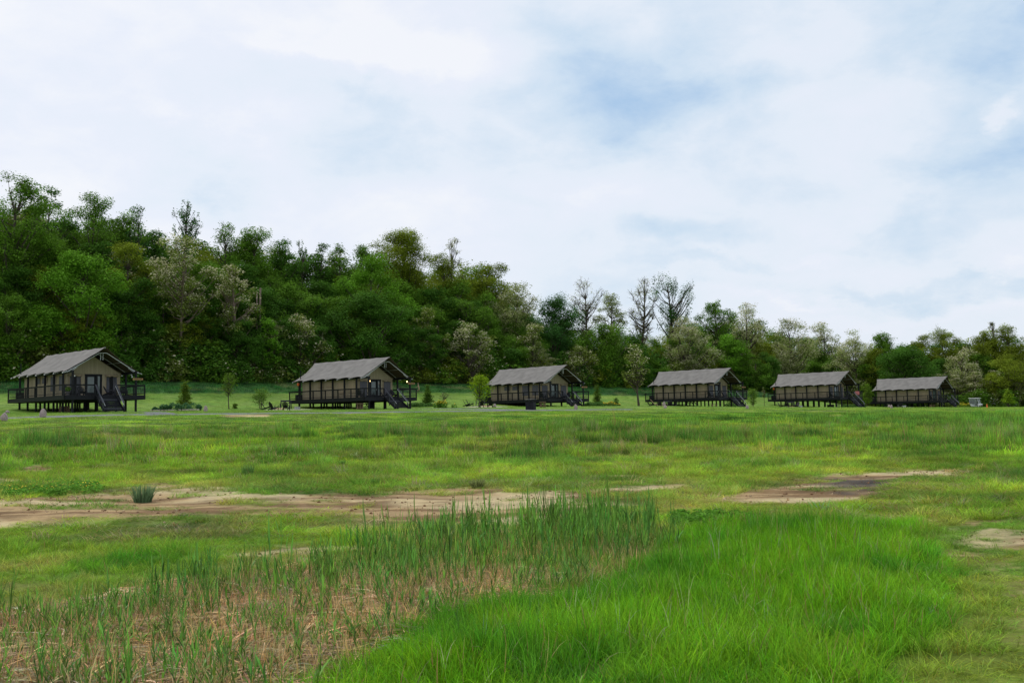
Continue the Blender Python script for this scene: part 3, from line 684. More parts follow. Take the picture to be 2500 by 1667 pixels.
# things standing on or hanging from the cabins
ORD = ['leftmost cabin', 'second cabin from the left', 'third cabin from the left', 'fourth cabin from the left', 'fifth cabin from the left', 'rightmost cabin']
def aircon():
    r = empty('air_conditioner', (0, 0, 0)); m = MB(); m.box((0, 0, .36), (.95, .42, .66)); m.build('casing', MAT['black'], r, bevel=.02)
    m = MB()
    for k in range(7): m.box((0, -.222, .12+.08*k), (.8, .02, .03))
    m.build('grille', MAT['black_top'], r); m = MB()
    for x in (-.35, .35): m.box((x, 0, .015), (.08, .5, .03))
    m.build('foot', MAT['black'], r); return r
AC = aircon()
for i in range(6):
    o = AC if i == 0 else copy_tree(AC); x, y, z = deck_pt(i, -2.9, 14.35); o.location = (x, y, z); o.rotation_euler = (0, 0, TENTS[i][3])
    tag(o, f'black outdoor air conditioner box at the back of the {ORD[i]}', 'air conditioner', 'air conditioners on the decks')

def chair(loc, rz, label, group, first=[None]):
    if first[0] is None:
        r = empty('lounge_chair', (0, 0, 0))
        m = MB(); t = math.radians(28); R = Matrix.Rotation(-t, 3, 'X')
        for k in range(7):
            x = (k-3)*.083; hh = .82-.035*abs(k-3)**1.8; b0 = Vector((x*.85, .25, .26)); dv = Vector((x*.35, math.sin(t)*hh, math.cos(t)*hh))
            m.beam(b0, b0+dv, .078, .02, up=(0, 1, 0))
        m.box((0, .40, .50), (.56, .03, .07), R); m.build('backrest', MAT['black'], r)
        m = MB()
        for k in range(6): m.box((0, -.30+k*.105, .37-.022*k), (.54, .095, .022), Matrix.Rotation(-.2, 3, 'X'))
        m.build('seat', MAT['black'], r)
        for s in (-1, 1):
            m = MB(); m.box((s*.36, -.05, .56), (.13, .74, .025)); m.build('armrest', MAT['black_top'], r)
            m = MB(); m.box((s*.33, -.34, .275), (.09, .035, .55)); m.build('leg', MAT['black'], r)
            m = MB(); m.beam((s*.29, -.34, .36), (s*.29, .62, .05), .03, .12); m.build('leg', MAT['black'], r)
        first[0] = r
    else: r = copy_tree(first[0])
    r.location = loc; r.rotation_euler = (0, 0, rz); tag(r, label, 'chair', group); return r
DG = 'black lounge chairs on the decks'
WHR = {0: [(-2.9, 1.5, .3, 'furthest left on the deck of the leftmost cabin, behind the potted plant'), (-1.7, 1.6, -.1, 'left of the glass door of the leftmost cabin'), (1.15, 1.7, .9, 'right of the glass door of the leftmost cabin'), (2.7, 2.0, -.3, 'at the right end of the deck of the leftmost cabin')],
       1: [(-3.1, 2.0, 2.2, 'in the left corner of the deck of the second cabin'), (-1.5, 1.9, .8, 'in front of the glass door of the second cabin'), (.7, 2.0, .7, 'behind the stair top of the second cabin'), (2.3, 2.0, .1, 'in front of the right curtain of the second cabin')],
       2: [(-3.0, 2.1, 2.0, 'in the left corner of the deck of the third cabin'), (-1.3, 1.9, .3, 'before the door of the third cabin'), (.8, 1.9, .4, 'behind the stair rail of the third cabin'), (2.3, 2.0, -.3, 'at the right end of the deck of the third cabin')],
       3: [(-3.0, 2.2, 1.6, 'at the left corner of the deck of the fourth cabin'), (0.6, 1.9, .9, 'right of the dark door of the fourth cabin')],
       4: [(-2.9, 2.2, 1.4, 'left of the door of the fifth cabin'), (1.9, 1.7, .8, 'beside the red cloth of the fifth cabin')],
       5: [(-2.9, 2.2, 1.4, 'left of the door of the rightmost cabin'), (-.8, 1.4, -1.0, 'right of the door of the rightmost cabin')]}
for i, lst in WHR.items():
    for (x, y, rz, w) in lst: chair(deck_pt(i, x, y), TENTS[i][3]+rz, 'black fan-backed chair '+w, DG)
# small table, plant pot, lanterns, red cloth
r = empty('side_table', deck_pt(0, 2.0, 1.5), TENTS[0][3]); m = MB(); m.box((0, 0, .5), (.45, .45, .03)); m.build('table_top', MAT['black'], r)
for a in (-1, 1):
    for b in (-1, 1): m = MB(); m.box((a*.19, b*.19, .245), (.05, .05, .49)); m.build('leg', MAT['black'], r)
tag(r, 'small square black table right of the chair by the leftmost cabin door', 'side table')
def leaf_bunch(rng, n, R, size, c=(0, 0, 0), flat=.7, up=.4):
    d = rng.normal(size=(n, 3)); d /= np.linalg.norm(d, axis=1)[:, None]; rr = (.5+.5*rng.rand(n)**.5)[:, None]
    p = d*rr*np.array([R, R, R*flat]) + np.array(c)
    return p
def leaf_quads(rng, pos, size, outward=None, up=.5, aspect=1.5):
    n = len(pos); nrm = rng.normal(size=(n, 3)); nrm /= np.linalg.norm(nrm, axis=1)[:, None]; nrm[:, 2] = np.abs(nrm[:, 2])
    nrm += np.array([0, 0, up]); 
    if outward is not None: nrm += outward*.5
    nrm /= np.linalg.norm(nrm, axis=1)[:, None]
    a = rng.normal(size=(n, 3)); a -= (a*nrm).sum(1)[:, None]*nrm; a /= np.linalg.norm(a, axis=1)[:, None]; b = np.cross(nrm, a)
    s = (size*(.6+.8*rng.rand(n)))[:, None]
    v = np.stack([pos-a*s*aspect*.5, pos-b*s*.5, pos+a*s*aspect*.5, pos+b*s*.5], 1).reshape(-1, 3)
    q = np.arange(4*n).reshape(n, 4); return v, q
def foliage(name, parent, pos, size, color, rng, bloom=None, out=None, up=.5, rv=None, aspect=1.5):
    v, q = leaf_quads(rng, pos, size, out, up, aspect); n = len(pos)
    o = mesh_np(name, v, q, MAT['leaf'], parent, attrs={'rnd': ('FACE', rng.rand(n) if rv is None else rv), 'bloom': ('FACE', np.zeros(n) if bloom is None else bloom)})
    o.color = (*color, 1); return o
r = empty('potted_plant', deck_pt(0, -3.45, .55), 0); m = MB(); m.lathe([(.13, 0), (.19, .3), (.2, .34), (.17, .34)], 14); m.build('pot', MAT['pot'], r)
rg = np.random.RandomState(3); foliage('foliage', r, leaf_bunch(rg, 260, .27, .1, (0, 0, .58)), .08, (.14, .26, .03), rg, aspect=3)
tag(r, 'green plant in a pot at the front left corner of the leftmost deck', 'potted plant')
for i in (1, 4):
    a = deck_pt(i, -PX-.12, 14.0); r = empty('lantern', (a[0], a[1], a[2]+1.75), TENTS[i][3])
    m = MB(); m.lathe([(.03, .38), (.15, .34), (.17, .2), (.12, .06), (.03, 0)], 12); m.build('shade', MAT['orange'], r, smooth=True); m = MB(); m.tube([(0, 0, .38), (0, 0, .55)], .01, 4); m.build('hook', MAT['black'], r)
    tag(r, f'orange lantern hanging at the back corner post of the {ORD[i]}', 'lantern', 'orange lanterns')
m = MB(); k = 16; b = deck_pt(4, 1.25, 0)
for q in range(k+1):
    x = 1.5*q/k; yy = -.12-.02*math.sin(q*1.7); m.v += [(x, yy, .42+.03*math.sin(q*.9)), (x, yy-.01, .8), (x, -.09, RT+.02), (x, .09, RT+.02), (x, .10, .7)]
for q in range(k):
    for z in range(4): m.f.append((q*5+z, q*5+z+1, (q+1)*5+z+1, (q+1)*5+z)); m.m.append(0)
o = m.build('towel', MAT['red'], None, b); o.rotation_euler = (0, 0, TENTS[4][3]); s = o.modifiers.new('t', 'SOLIDIFY'); s.thickness = .012
tag(o, 'red patterned cloth hung over the porch rail of the fifth cabin', 'cloth')

# under and beside the cabins
def gpt(px, py, lo=93, hi=126): x, y = near_row(px, py, lo, hi); return (x, y, tz(x, y))
def spool(loc, lab):
    r = empty('wooden_table', loc, random.random())
    m = MB(); m.lathe([(.42, .62), (.44, .64), (.44, .68), (.42, .70)], 18); m.build('table_top', MAT['wood'], r)
    for k in range(6):
        a = k*math.pi/3; m = MB(); m.box((.32*math.cos(a), .32*math.sin(a), .31), (.07, .07, .62)); m.build('leg', MAT['wood'], r)
    m = MB(); m.lathe([(.36, .12), (.38, .13), (.38, .17), (.36, .18)], 16); m.build('shelf', MAT['wood'], r)
    return tag(r, lab, 'table', 'weathered wooden tables by the decks')
def crate(loc, lab):
    r = empty('wooden_crate', loc, .5)
    m = MB()
    for z in (.05, .62): m.box((0, 0, z), (.95, .8, .07))
    m.build('frame', MAT['wood'], r)
    for k in range(5):
        for s in (-1, 1): m = MB(); m.box((-.4+k*.2, s*.36, .335), (.10, .03, .49)); m.build('slat', MAT['wood'], r)
    return tag(r, lab, 'crate')
crate(gpt(157, 1008), 'slatted brown wooden crate under the front deck of the leftmost cabin')
spool(gpt(879, 1000), 'round brown wooden table under the second cabin, left of its stairs')
spool(gpt(1325, 994.5), 'round grey wooden table under the third cabin, right of the black bins')
def bench_small(loc, lab, rz):
    r = empty('small_bench', loc, rz); m = MB(); m.box((0, 0, .5), (1.2, .35, .05)); m.build('seat', MAT['wood'], r)
    for s in (-1, 1): m = MB(); m.box((s*.5, 0, .24), (.06, .32, .48)); m.build('leg', MAT['wood'], r)
    m = MB(); m.box((0, 0, .2), (1.0, .05, .06)); m.build('stretcher', MAT['wood'], r); return tag(r, lab, 'bench', 'small wooden benches under the decks')
bench_small(gpt(1744, 996), 'small brown wooden bench under the front of the fourth cabin', .7)
bench_small(gpt(2276, 993.5), 'small brown wooden bench under the front of the rightmost cabin', .6)
def picnic(loc, rz, lab):
    r = empty('picnic_table', loc, rz); m = MB()
    for k in range(5): m.box((0, -.3+k*.15, .74), (1.8, .14, .035))
    m.build('table_top', MAT['black'], r)
    for s in (-1, 1):
        m = MB()
        for k in (0, 1): m.box((0, s*(.62+k*.14), .44), (1.8, .13, .035))
        m.build('seat', MAT['black'], r)
        for q in (-1, 1): m = MB(); m.beam((s*.6, q*.25, .72), (s*.6, q*.72, 0), .04, .09); m.build('leg', MAT['black'], r)
        m = MB(); m.box((s*.6, 0, .40), (.04, 1.5, .09)); m.build('crossbar', MAT['black'], r)
    return tag(r, lab, 'picnic table', 'black picnic tables by the cabins')
for i, w in ((0, 'seen under the deck of the leftmost cabin'), (1, 'seen under the deck of the second cabin'), (3, 'seen under the deck of the fourth cabin behind the fire pit chairs')):
    a = tw(i, 5.6, 11.5 if i < 3 else 12.5); picnic((a[0], a[1], tz(*a)), TENTS[i][3]+.2, 'black picnic table '+w)
m = MB(); r = empty('dog_crate', gpt(2028, 995.5), .7)
m.box((0, 0, .3), (1.25, .7, .6)); m.build('bin', MAT['black'], r, bevel=.02); m = MB()
m.tube([(-.55, -.2, .6), (-.55, -.2, .95), (.45, -.2, .95), (.45, -.2, .6)], .03, 5); m.build('handle', MAT['black'], r)
r.name = 'storage_box'; tag(r, 'black storage box with a raised handle under the fifth cabin', 'box')
r = empty('slatted_screen', gpt(2046, 996), .7)
m = MB(); m.box((0, 0, .72), (1.1, .05, .06)); m.box((0, 0, .15), (1.1, .05, .06)); m.build('rail', MAT['black'], r)
for k in range(5): m = MB(); m.box((-.5+k*.25, .0, .38), (.06, .045, .74)); m.build('slat', MAT['black'], r)
tag(r, 'short black slatted rail beside the storage box under the fifth cabin', 'rail')

# ---------------------------------------------------------------- bins, fire pits, stones, cart
r = empty('litter_bin', gpt(1296, 1001, 84, 100), -.55)
m = MB(); m.box((0, 0, .42), (.98, .62, .84)); m.box((0, -.32, .42), (.03, .03, .82)); m.build('body', MAT['black'], r, bevel=.015)
m = MB()
for x in (-.46, 0, .46):
    for y in (-.28, .28): m.box((x, y, .97), (.05, .05, .28))
m.build('upright', MAT['black'], r)
m = MB(); m.box((0, 0, 1.14), (1.12, .76, .05)); m.box((0, 0, 1.175), (.8, .5, .03)); m.build('lid', MAT['black_top'], r, bevel=.02)
tag(r, 'black double litter bin with an open gap under its lid, by the path', 'litter bin')

def rock(name, loc, w, h, label, cat, mat, seed, group=None, d=None):
    rg = np.random.RandomState(seed); bm = bmesh.new(); bmesh.ops.create_icosphere(bm, subdivisions=4, radius=1)
    off = rg.rand(3)*50; cuts = [(Vector(rg.normal(size=3)).normalized(), .72+.2*rg.rand()) for _ in range(9)]
    for v in bm.verts:
        p = v.co.copy()
        for n, k in cuts:
            e = p.dot(n)-k
            if e > 0: p -= n*e*.85
        f = 1+.10*(fbm(np.array([p.x*1.5+off[0]]), np.array([p.y*1.5+p.z*1.3+off[1]]), 4)[0]-.5)
        p *= f; tp = 1-.16*max(p.z, 0); v.co = Vector((p.x*w/2*tp, p.y*(d or w*.7)/2*tp, max(p.z, -.6)*h*.62+h*.34))
    me = bpy.data.meshes.new(name); bm.to_mesh(me); bm.free(); me.materials.append(mat); me.polygons.foreach_set('use_smooth', [True]*len(me.polygons))
    o = bpy.data.objects.new(name, me); C.objects.link(o); o.location = loc; o.rotation_euler = (0, 0, rg.rand()*6); return tag(o, label, cat, group)
SG = 'pinkish standing stones along the path'
for k, (px, py, w, h, lab) in enumerate((
    (9.5, 1029, .62, .62, 'pinkish stone on the near side of the path at the left edge'), (105, 1019, .55, .75, 'tall pinkish stone beside the path before the leftmost cabin'),
    (18, 1009.5, .45, .35, 'small pinkish boulder in the grass left of the leftmost cabin'), (502, 1004.5, .48, .62, 'grey upright stone between flower bed and sapling'),
    (1406, 999, .45, .65, 'pinkish upright stone at the stair foot of the third cabin'), (1208, 991.5, .6, .5, 'pinkish boulder by the fire pit of the third cabin'),
    (1824, 998, .5, .55, 'pinkish stone at the stair foot of the fourth cabin'), (1624, 997.8, .5, .45, 'low pinkish stone before the fire pit chairs of the fourth cabin'),
    (1621, 992, .5, .75, 'tall stone standing among the fire pit chairs of the fourth cabin'), (2170.5, 994, .5, .55, 'left one of two stones by the rightmost fire pit'), (2176.5, 997, .5, .6, 'right one of two stones by the rightmost fire pit'))):
    rock('stone', gpt(px, py, 78, 108), w, h, lab, 'stone', MAT['stone'], k+3, SG)
gx, gy = ground_at(1768, 1229); rock('stone', (gx, gy, tz(gx, gy)), .11, .12, 'small cream coloured stone at the left end of the burnt patch', 'stone', MAT['sandstone'], 44)

def armbench(loc, rz, lab):
    r = empty('wooden_bench', loc, rz)
    for s in (-1, 1):
        m = MB(); m.beam((s*.62, -.28, 0), (s*.58, -.20, .62), .05, .10, up=(1, 0, 0)); m.beam((s*.64, .30, 0), (s*.60, .18, 1.08), .05, .10, up=(1, 0, 0)); m.build('leg', MAT['black_top'], r)
        m = MB(); m.box((s*.61, -.02, .62), (.09, .56, .035)); m.build('armrest', MAT['black_top'], r)
    m = MB(); m.box((0, .20, .96), (1.22, .04, .20)); m.box((0, .235, .70), (1.2, .03, .06)); m.build('backrest', MAT['black_top'], r)
    m = MB(); m.box((0, -.03, .40), (1.2, .46, .04)); m.build('seat', MAT['black'], r)
    return tag(r, lab, 'bench', 'dark wooden benches at the fire pits')
def tub(loc, lab):
    r = empty('metal_tub', loc, .2); m = MB(); m.lathe([(.30, 0), (.36, .36), (.385, .37), (.385, .39), (.35, .39), (.30, .04)], 20); m.build('basin', MAT['tub'], r, smooth=False)
    for s in (-1, 1): m = MB(); m.tube([(s*.36, -.08, .28), (s*.43, -.06, .24), (s*.43, .06, .24), (s*.36, .08, .28)], .012, 5); m.build('handle', MAT['tub'], r)
    return tag(r, lab, 'tub', 'galvanised tubs at the fire pits')
def pit(cx, cy, rx, ry, rot, seed):
    rg = np.random.RandomState(seed); n = 40; R = 6; vs = []; q = []
    for j in range(R+1):
        for k in range(n):
            a = 2*math.pi*k/n; e = 1+.15*(vnoise(math.cos(a)*2+seed, math.sin(a)*2+5)-.5)*2; x = rx*j/R*math.cos(a)*e; y = ry*j/R*math.sin(a)*e
            X = cx+x*math.cos(rot)-y*math.sin(rot); Y = cy+x*math.sin(rot)+y*math.cos(rot); vs.append((X, Y, tz(X, Y)+(.06 if j < R else -.03)))
    for j in range(R):
        for k in range(n): q.append((j*n+k, j*n+(k+1) % n, (j+1)*n+(k+1) % n, (j+1)*n+k))
    tag(mesh_np('gravel_pad', np.array(vs), np.array(q), MAT['gravel'], smooth=True), kind='structure')
def ring(loc, lab, mat):
    r = empty('fire_pit', loc, 0); rg = np.random.RandomState(int(abs(loc[0])*10) % 1000)
    for k in range(12):
        a = k*math.pi/6; m = MB(); m.box((.48*math.cos(a), .48*math.sin(a), .11), (.2, .17, .2+.05*rg.rand()), Matrix.Rotation(a, 3, 'Z')); m.build('block', mat, r, bevel=.03)
    m = MB(); m.lathe([(.38, 0), (.36, .08), (.1, .10)], 12); m.build('ash', MAT['dark'], r); return tag(r, lab, 'fire pit', 'stone fire pits')
FG = 'black lounge chairs round the fire pits'; hp = math.pi/2
def firepit(n, chairs, benches, tubpx, ringpx, pad):
    a = gpt(*pad[:2], 96, 112); pit(a[0], a[1], pad[2], pad[3], TENTS[n][3], n+1)
    for (px, py, rz, lab) in chairs: chair(gpt(px, py, 96, 112), rz, lab, FG)
    for (px, py, rz, lab) in benches: armbench(gpt(px, py, 96, 114), rz, lab)
    if tubpx: tub(gpt(*tubpx, 96, 112), f'grey metal tub on gravel beside the {ORD[n]}')
    if ringpx: ring(gpt(*ringpx, 96, 112), f'low stone fire ring among the chairs by the {ORD[n]}', MAT['sandstone'])
firepit(1, [(651, 1000.5, hp+.1, 'black chair seen side on, furthest left at the fire pit of the second cabin'), (669, 1001.5, math.pi-.75, 'black chair turned half away, middle one at the fire pit of the second cabin'), (698, 1001.5, math.pi+.03, 'black chair seen from behind before the bench by the second cabin')],
        [(697, 998, -.05, 'dark wooden bench with a wide back board by the second cabin')], (726, 1000.5), (684, 1000.2), (706, 1000.6, 3.4, 1.6))
firepit(2, [(1141, 991.5, hp, 'black chair furthest left at the fire pit of the third cabin'), (1149, 992, hp-.1, 'black chair facing right beside the leftmost one by the third cabin'), (1175, 994.5, math.pi+.1, 'black chair seen from behind under the small green tree by the third cabin'), (1197, 994.5, math.pi+.2, 'black chair seen from behind between the small tree and the pink boulder')],
        [(1173, 990.5, 0, 'dark wooden bench behind the slim tree by the third cabin')], None, (1187, 993.2), (1187, 993.8, 3.8, 1.6))
firepit(3, [(1590, 996, hp+.1, 'black chair facing right, furthest left at the fire pit of the fourth cabin'), (1609, 996.5, math.pi, 'black chair seen from behind, second at the fire pit of the fourth cabin'), (1634, 997, math.pi+.2, 'black chair seen from behind, before the bench of the fourth cabin'), (1646, 996.5, -hp, 'black chair facing left, furthest right at the fire pit of the fourth cabin')],
        [(1631, 994, .1, 'dark wooden bench under the deck edge of the fourth cabin')], None, (1619, 996), (1620, 996.5, 3.8, 1.5))
firepit(4, [(1908, 995.5, hp-.5, 'black chair furthest left at the fire pit of the fifth cabin'), (1921, 995, math.pi-.3, 'black chair behind and left of the bench of the fifth cabin'), (1944, 995, -hp+.5, 'black chair partly hidden right of the bench of the fifth cabin')],
        [(1932, 996.5, .05, 'dark wooden bench in front of the fifth cabin')], (1954, 996), (1931, 997), (1955, 996.5, 3.6, 1.3))
firepit(5, [(2163, 991.5, hp-.2, 'black chair furthest left at the fire pit of the rightmost cabin'), (2197, 992.5, math.pi, 'black chair seen from behind before the deck of the rightmost cabin')],
        [(2181, 991, .2, 'dark wooden bench before the deck of the rightmost cabin')], (2207, 992.5), (2190, 993.5), (2205, 993.6, 3.8, 1.2))
a = gpt(1601, 996, 96, 112); r = MB(); r.tube([(-.75, 0, 1.15), (-.25, 0, .55), (.25, 0, .3), (.35, 0, 0)], .03, 6); o = r.build('bent_stick', MAT['sandstone'], None, a)
tag(o, 'pale bent stick leaning between the chairs by the fourth cabin', 'stick')

def golf_cart(loc, rz):
    r = empty('golf_cart', loc, rz)      # front towards -y
    m = MB(); m.prism([(-.58, .28), (.58, .28), (.60, .5), (.55, .72), (-.55, .72), (-.60, .5)], -1.25, -.72); m.box((0, .15, .30), (1.14, 1.75, .12)); m.prism([(-.58, .3), (.58, .3), (.58, .78), (-.58, .78)], .25, 1.15)
    m.build('body', MAT['white'], r, bevel=.05)
    m = MB(); m.box((0, .18, .80), (1.08, .5, .14)); m.box((0, .48, 1.08), (1.08, .12, .5)); m.build('seat', MAT['black'], r, bevel=.03)
    m = MB(); m.prism([(-.64, 1.84), (-.58, 1.90), (.58, 1.90), (.64, 1.84), (.60, 1.81), (-.60, 1.81)], -1.0, 1.05); m.build('canopy', MAT['white'], r, bevel=.02)
    for x in (-.55, .55):
        m = MB(); m.tube([(x, -.92, .7), (x, -.68, 1.82)], .022, 6); m.build('canopy_post', MAT['white'], r); m = MB(); m.tube([(x, .95, .75), (x, .80, 1.82)], .022, 6); m.build('canopy_post', MAT['white'], r)
    m = MB(); m.add([(-.54, -.93, .72), (.54, -.93, .72), (.54, -.69, 1.8), (-.54, -.69, 1.8)], [(0, 1, 2, 3)]); o = m.build('windscreen', MAT['vinyl'], r); o.modifiers.new('t', 'SOLIDIFY').thickness = .01
    m = MB()
    for x in (-.58, .58): m.add([(x, -.55, .45), (x, .95, .75), (x, .85, 1.8), (x, -.6, 1.8)], [(0, 1, 2, 3)])
    m.add([(-.55, .97, .75), (.55, .97, .75), (.55, .82, 1.8), (-.55, .82, 1.8)], [(0, 1, 2, 3)]); o = m.build('side_curtain', MAT['vinyl'], r); o.modifiers.new('t', 'SOLIDIFY').thickness = .01
    m = MB(); m.tube([(-.2, -.75, .8), (-.22, -.45, 1.05)], .02, 6); m.lathe([(.17, 0), (.19, .02), (.17, .04), (.15, .02)], 14, (-.22, -.45, 1.05)); m.build('steering_wheel', MAT['black'], r)
    for x in (-.5, .5):
        for y in (-.9, .78):
            m = MB(); b = len(m.v); m.tube([(x-.09, y, .23), (x-.07, y, .23), (x+.07, y, .23), (x+.09, y, .23)], [.2, .23, .23, .2], 18); w = m.build('wheel', MAT['tyre'], r)
            m = MB(); m.tube([(x-.095, y, .23), (x+.095, y, .23)], .11, 12); m.build('rim', MAT['white'], w)
    for x in (-.4, .4): m = MB(); m.box((x, -1.262, .55), (.16, .03, .10)); m.build('headlight', MAT['bulb_off'], r)
    m = MB(); m.box((0, -1.27, .42), (.9, .04, .14)); m.build('bumper', MAT['black'], r)
    return tag(r, 'white golf cart with a canopy and clear side curtains beside the rightmost cabin', 'golf cart')
golf_cart(gpt(2381, 995.5, 93, 99), .75)
r = gpt(2410, 997.5, 88, 110); m = MB(); m.box((0, 0, .015), (.4, .4, .03)); m.lathe([(.15, .03), (.04, .68), (.03, .7)], 14); o = m.build('traffic_cone', MAT['orange'], None, r)
tag(o, 'small orange traffic cone in the grass right of the golf cart', 'traffic cone')
# ---------------------------------------------------------------- trees
DK = (.072, .172, .020); MD = (.118, .238, .022); BR = (.135, .300, .022); OL = (.195, .255, .022); PL = (.275, .330, .100); BLU = (.062, .165, .034); YG = (.23, .345, .015); DOL = (.175, .235, .040)
KIND = {  # envelope, crown base, clumps, clump size, density, flatness, bloom share, leaf size
 'broad': ('round', .12, 170, .118, .75, .60, 0, .185), 'tall': ('oval', .14, 160, .120, .72, .7, 0, .185), 'airy': ('vase', .24, 130, .100, .36, .7, 0, .18),
 'vase': ('vase', .20, 165, .105, .56, .6, 0, .165), 'bloom': ('oval', .18, 130, .105, .50, .65, .52, .18), 'pale': ('vase', .15, 150, .105, .46, .65, .33, .18),
 'bare': ('vase', .35, 60, .12, .04, .9, .3, .16), 'ivy': ('vase', .20, 80, .08, .32, 1.2, 0, .18), 'small': ('round', .22, 52, .22, .5, .8, 0, .10),
 'cone': ('cone', .05, 74, .17, .42, .40, 0, .10), 'bush': ('dome', .0, 50, .20, .75, .65, 0, .15)}
def env(kind, t):
    if kind == 'round': return (4*t*(1-t))**.45
    if kind == 'oval': return (4*t*(1-t))**.6*(1.08-.25*t)
    if kind == 'vase': return (t*.9+.1)**.6*(1-t**6)**.55
    if kind == 'cone': return (1-t)**.9*.95+.04
    return (1-t*t)**.6          # dome
def tree(name, base, h, w, kind, color, seed, label, cat='tree', group=None, lean=0.0, leaves=1.0, lsize=1.0, bloom=None, bark='bark', trunks=1, cb=None):
    rg = np.random.RandomState(seed); ek, cb0, nc, rc, dens, flat, blm, ls = KIND[kind]; R = w/2; z0 = h*(cb if cb is not None else cb0); ch = h-z0
    if bloom is not None: blm = bloom
    root = empty(name, base, rg.rand()*6.28); tag(root, label, cat, group)
    Rc = min(R, ch*.6)*rc*1.35 if kind != 'cone' else R*rc*1.6
    asp = np.clip(ch/w, .7, 2.2); nc = int(nc*np.clip(asp, .8, 1.9)); cen = []
    lobes = []
    if ek in ('round', 'oval', 'vase') and kind != 'small':
        nl = int(rg.randint(8, 13)*np.clip(asp, .8, 1.7)); a0 = rg.rand()*6.28
        for k in range(nl):
            t = (k+.5+.5*(rg.rand()-.5))/nl; a_ = a0+2.4*k+rg.rand(); Rl = R*(.22+.26*rg.rand())*(1.0 if t < .75 else .8); q = env(ek, min(t, .93))*R*(.35+.65*rg.rand()) if t < .8 else R*.32*rg.rand()
            zz = min(z0+ch*(.12+.82*t), h-Rl*.75); lobes.append((np.array((q*math.cos(a_)+lean*t*R, q*math.sin(a_), zz)), Rl))
    tries = 0
    while len(cen) < nc and tries < nc*14:
        tries += 1
        if lobes:
            c_, Rl = lobes[rg.choice(len(lobes), p=np.array([l[1]**2 for l in lobes])/sum(l[1]**2 for l in lobes))]
            d = rg.normal(size=3); d /= np.linalg.norm(d)
            if d[2] < -.2 and rg.rand() < .6: continue
            p = c_+d*Rl*(.35+.75*rg.rand()**.7+.3*(rg.rand() < .15))*np.array((1.05, 1.05, .9)); p[2] = min(p[2], h-Rc*.4)
            if p[2] < z0*.8: continue
        else:
            t = rg.rand()**.85; a = rg.rand()*6.2832; q = rg.rand()**.42
            r = env(ek, t)*R*q*(1+.22*math.sin(a*2+seed)*(1 if kind != 'cone' else .2)); r = max(r-Rc*.35, 0)
            p = np.array((r*math.cos(a)+lean*t*R, r*math.sin(a), z0+ch*t*(1-.5*Rc/ch)))
        if all(((p-c)**2).sum() > (Rc*.6)**2 for c in cen) or rg.rand() < .05: cen.append(p)
    cen = np.array(cen)
    # wood
    m = MB(); tr = []; th = z0+ch*(.80 if ek != 'cone' else .95)
    for k in range(trunks):
        off = (rg.rand(2)-.5)*R*.35*(trunks > 1); tilt = (rg.rand(2)-.5)*(.12 if trunks == 1 else .5)*R
        pts = [np.array((off[0]*q+tilt[0]*q*q + lean*R*.6*q*q + (vnoise(q*3+seed, k)-.5)*h*.03, off[1]+tilt[1]*q*q+(vnoise(q*3+seed+9, k)-.5)*h*.03, -.4+(th+.4)*q)) for q in np.linspace(0, 1, 7)]
        r0 = (.016*h+.018*w)*.75/trunks**.5; m.tube(pts, [r0*(1-.75*q)*(1.25 if q == 0 else 1) for q in np.linspace(0, 1, 7)], 7); tr.append((pts, r0))
    for c in cen[:70]:
        pts, r0 = tr[rg.randint(len(tr))]; hz = c[2]-np.hypot(c[0], c[1])*(.75+.5*rg.rand()); q = np.clip((hz+.4)/(th+.4), .12, .93)
        i = min(int(q*6), 5); f = q*6-i; s_ = pts[i]*(1-f)+pts[i+1]*f; rr = r0*(1-.75*q)*.62
        mid = (s_+c)/2 + np.array((0, 0, -.06*h*.3)) + (rg.rand(3)-.5)*w*.05; m.tube([s_, mid, c], [rr, rr*.6, rr*.2], 5, False)
        tw_ = 7 if kind == 'bare' else 3 if kind in ('ivy', 'airy', 'pale', 'bloom') else 1
        for _ in range(tw_):
            d = rg.normal(size=3); d[2] = abs(d[2])*.8; d /= np.linalg.norm(d); e = c+d*Rc*(1.1 if kind != 'bare' else 1.6); mm = (c+e)/2+(rg.rand(3)-.5)*Rc*.4
            m.tube([c*.7+mid*.3, mm, e], [rr*.32, rr*.2, rr*.07+.008], 3, False)
    m.build('trunk', MAT[bark], root, smooth=True)
    # leaves
    n_each = 4*math.pi*Rc**2*.75/(.75*(ls*lsize)**2)*dens*leaves*.62; n_each = int(min(max(n_each, 3), 420)); P = []; O = []; B = []; V = []
    for c in cen:
        cs = .55+.85*rg.rand(); k = int(n_each*cs*cs*.95)+2; d = rg.normal(size=(k, 3)); d /= np.linalg.norm(d, axis=1)[:, None]
        rr = Rc*cs*1.1*(.28+.72*rg.rand(k)**.7+.22*np.abs(rg.normal(size=k)))*(1+.35*(rg.rand(k) < .08)); p = d*rr[:, None]; p[:, 2] *= flat; p += np.outer(np.ones(k), (0, 0, 0)); ax = rg.normal(size=3)*.35; p += (p@ax)[:, None]*ax*.8
        if kind == 'ivy': p *= np.array((.7, .7, 1.5))
        P.append(c+p); O.append(d); V.append(np.clip(.45*rg.rand(k)+.6*rg.rand()-.02, 0, 1))
        cb_ = np.clip(blm*1.5*(rg.rand() < .72)*(.35+.9*(c[2]-z0)/ch), 0, .9); B.append((rg.rand(k) < cb_*(d[:, 2]*.5+.6)).astype(float))
    P = np.concatenate(P); ok = P[:, 2] > .05
    o = foliage('crown', root, P[ok], ls*lsize, color, rg, bloom=np.concatenate(B)[ok], out=np.concatenate(O)[ok], up=.75, rv=np.clip(np.concatenate(V)[ok], 0, 1))
    return root
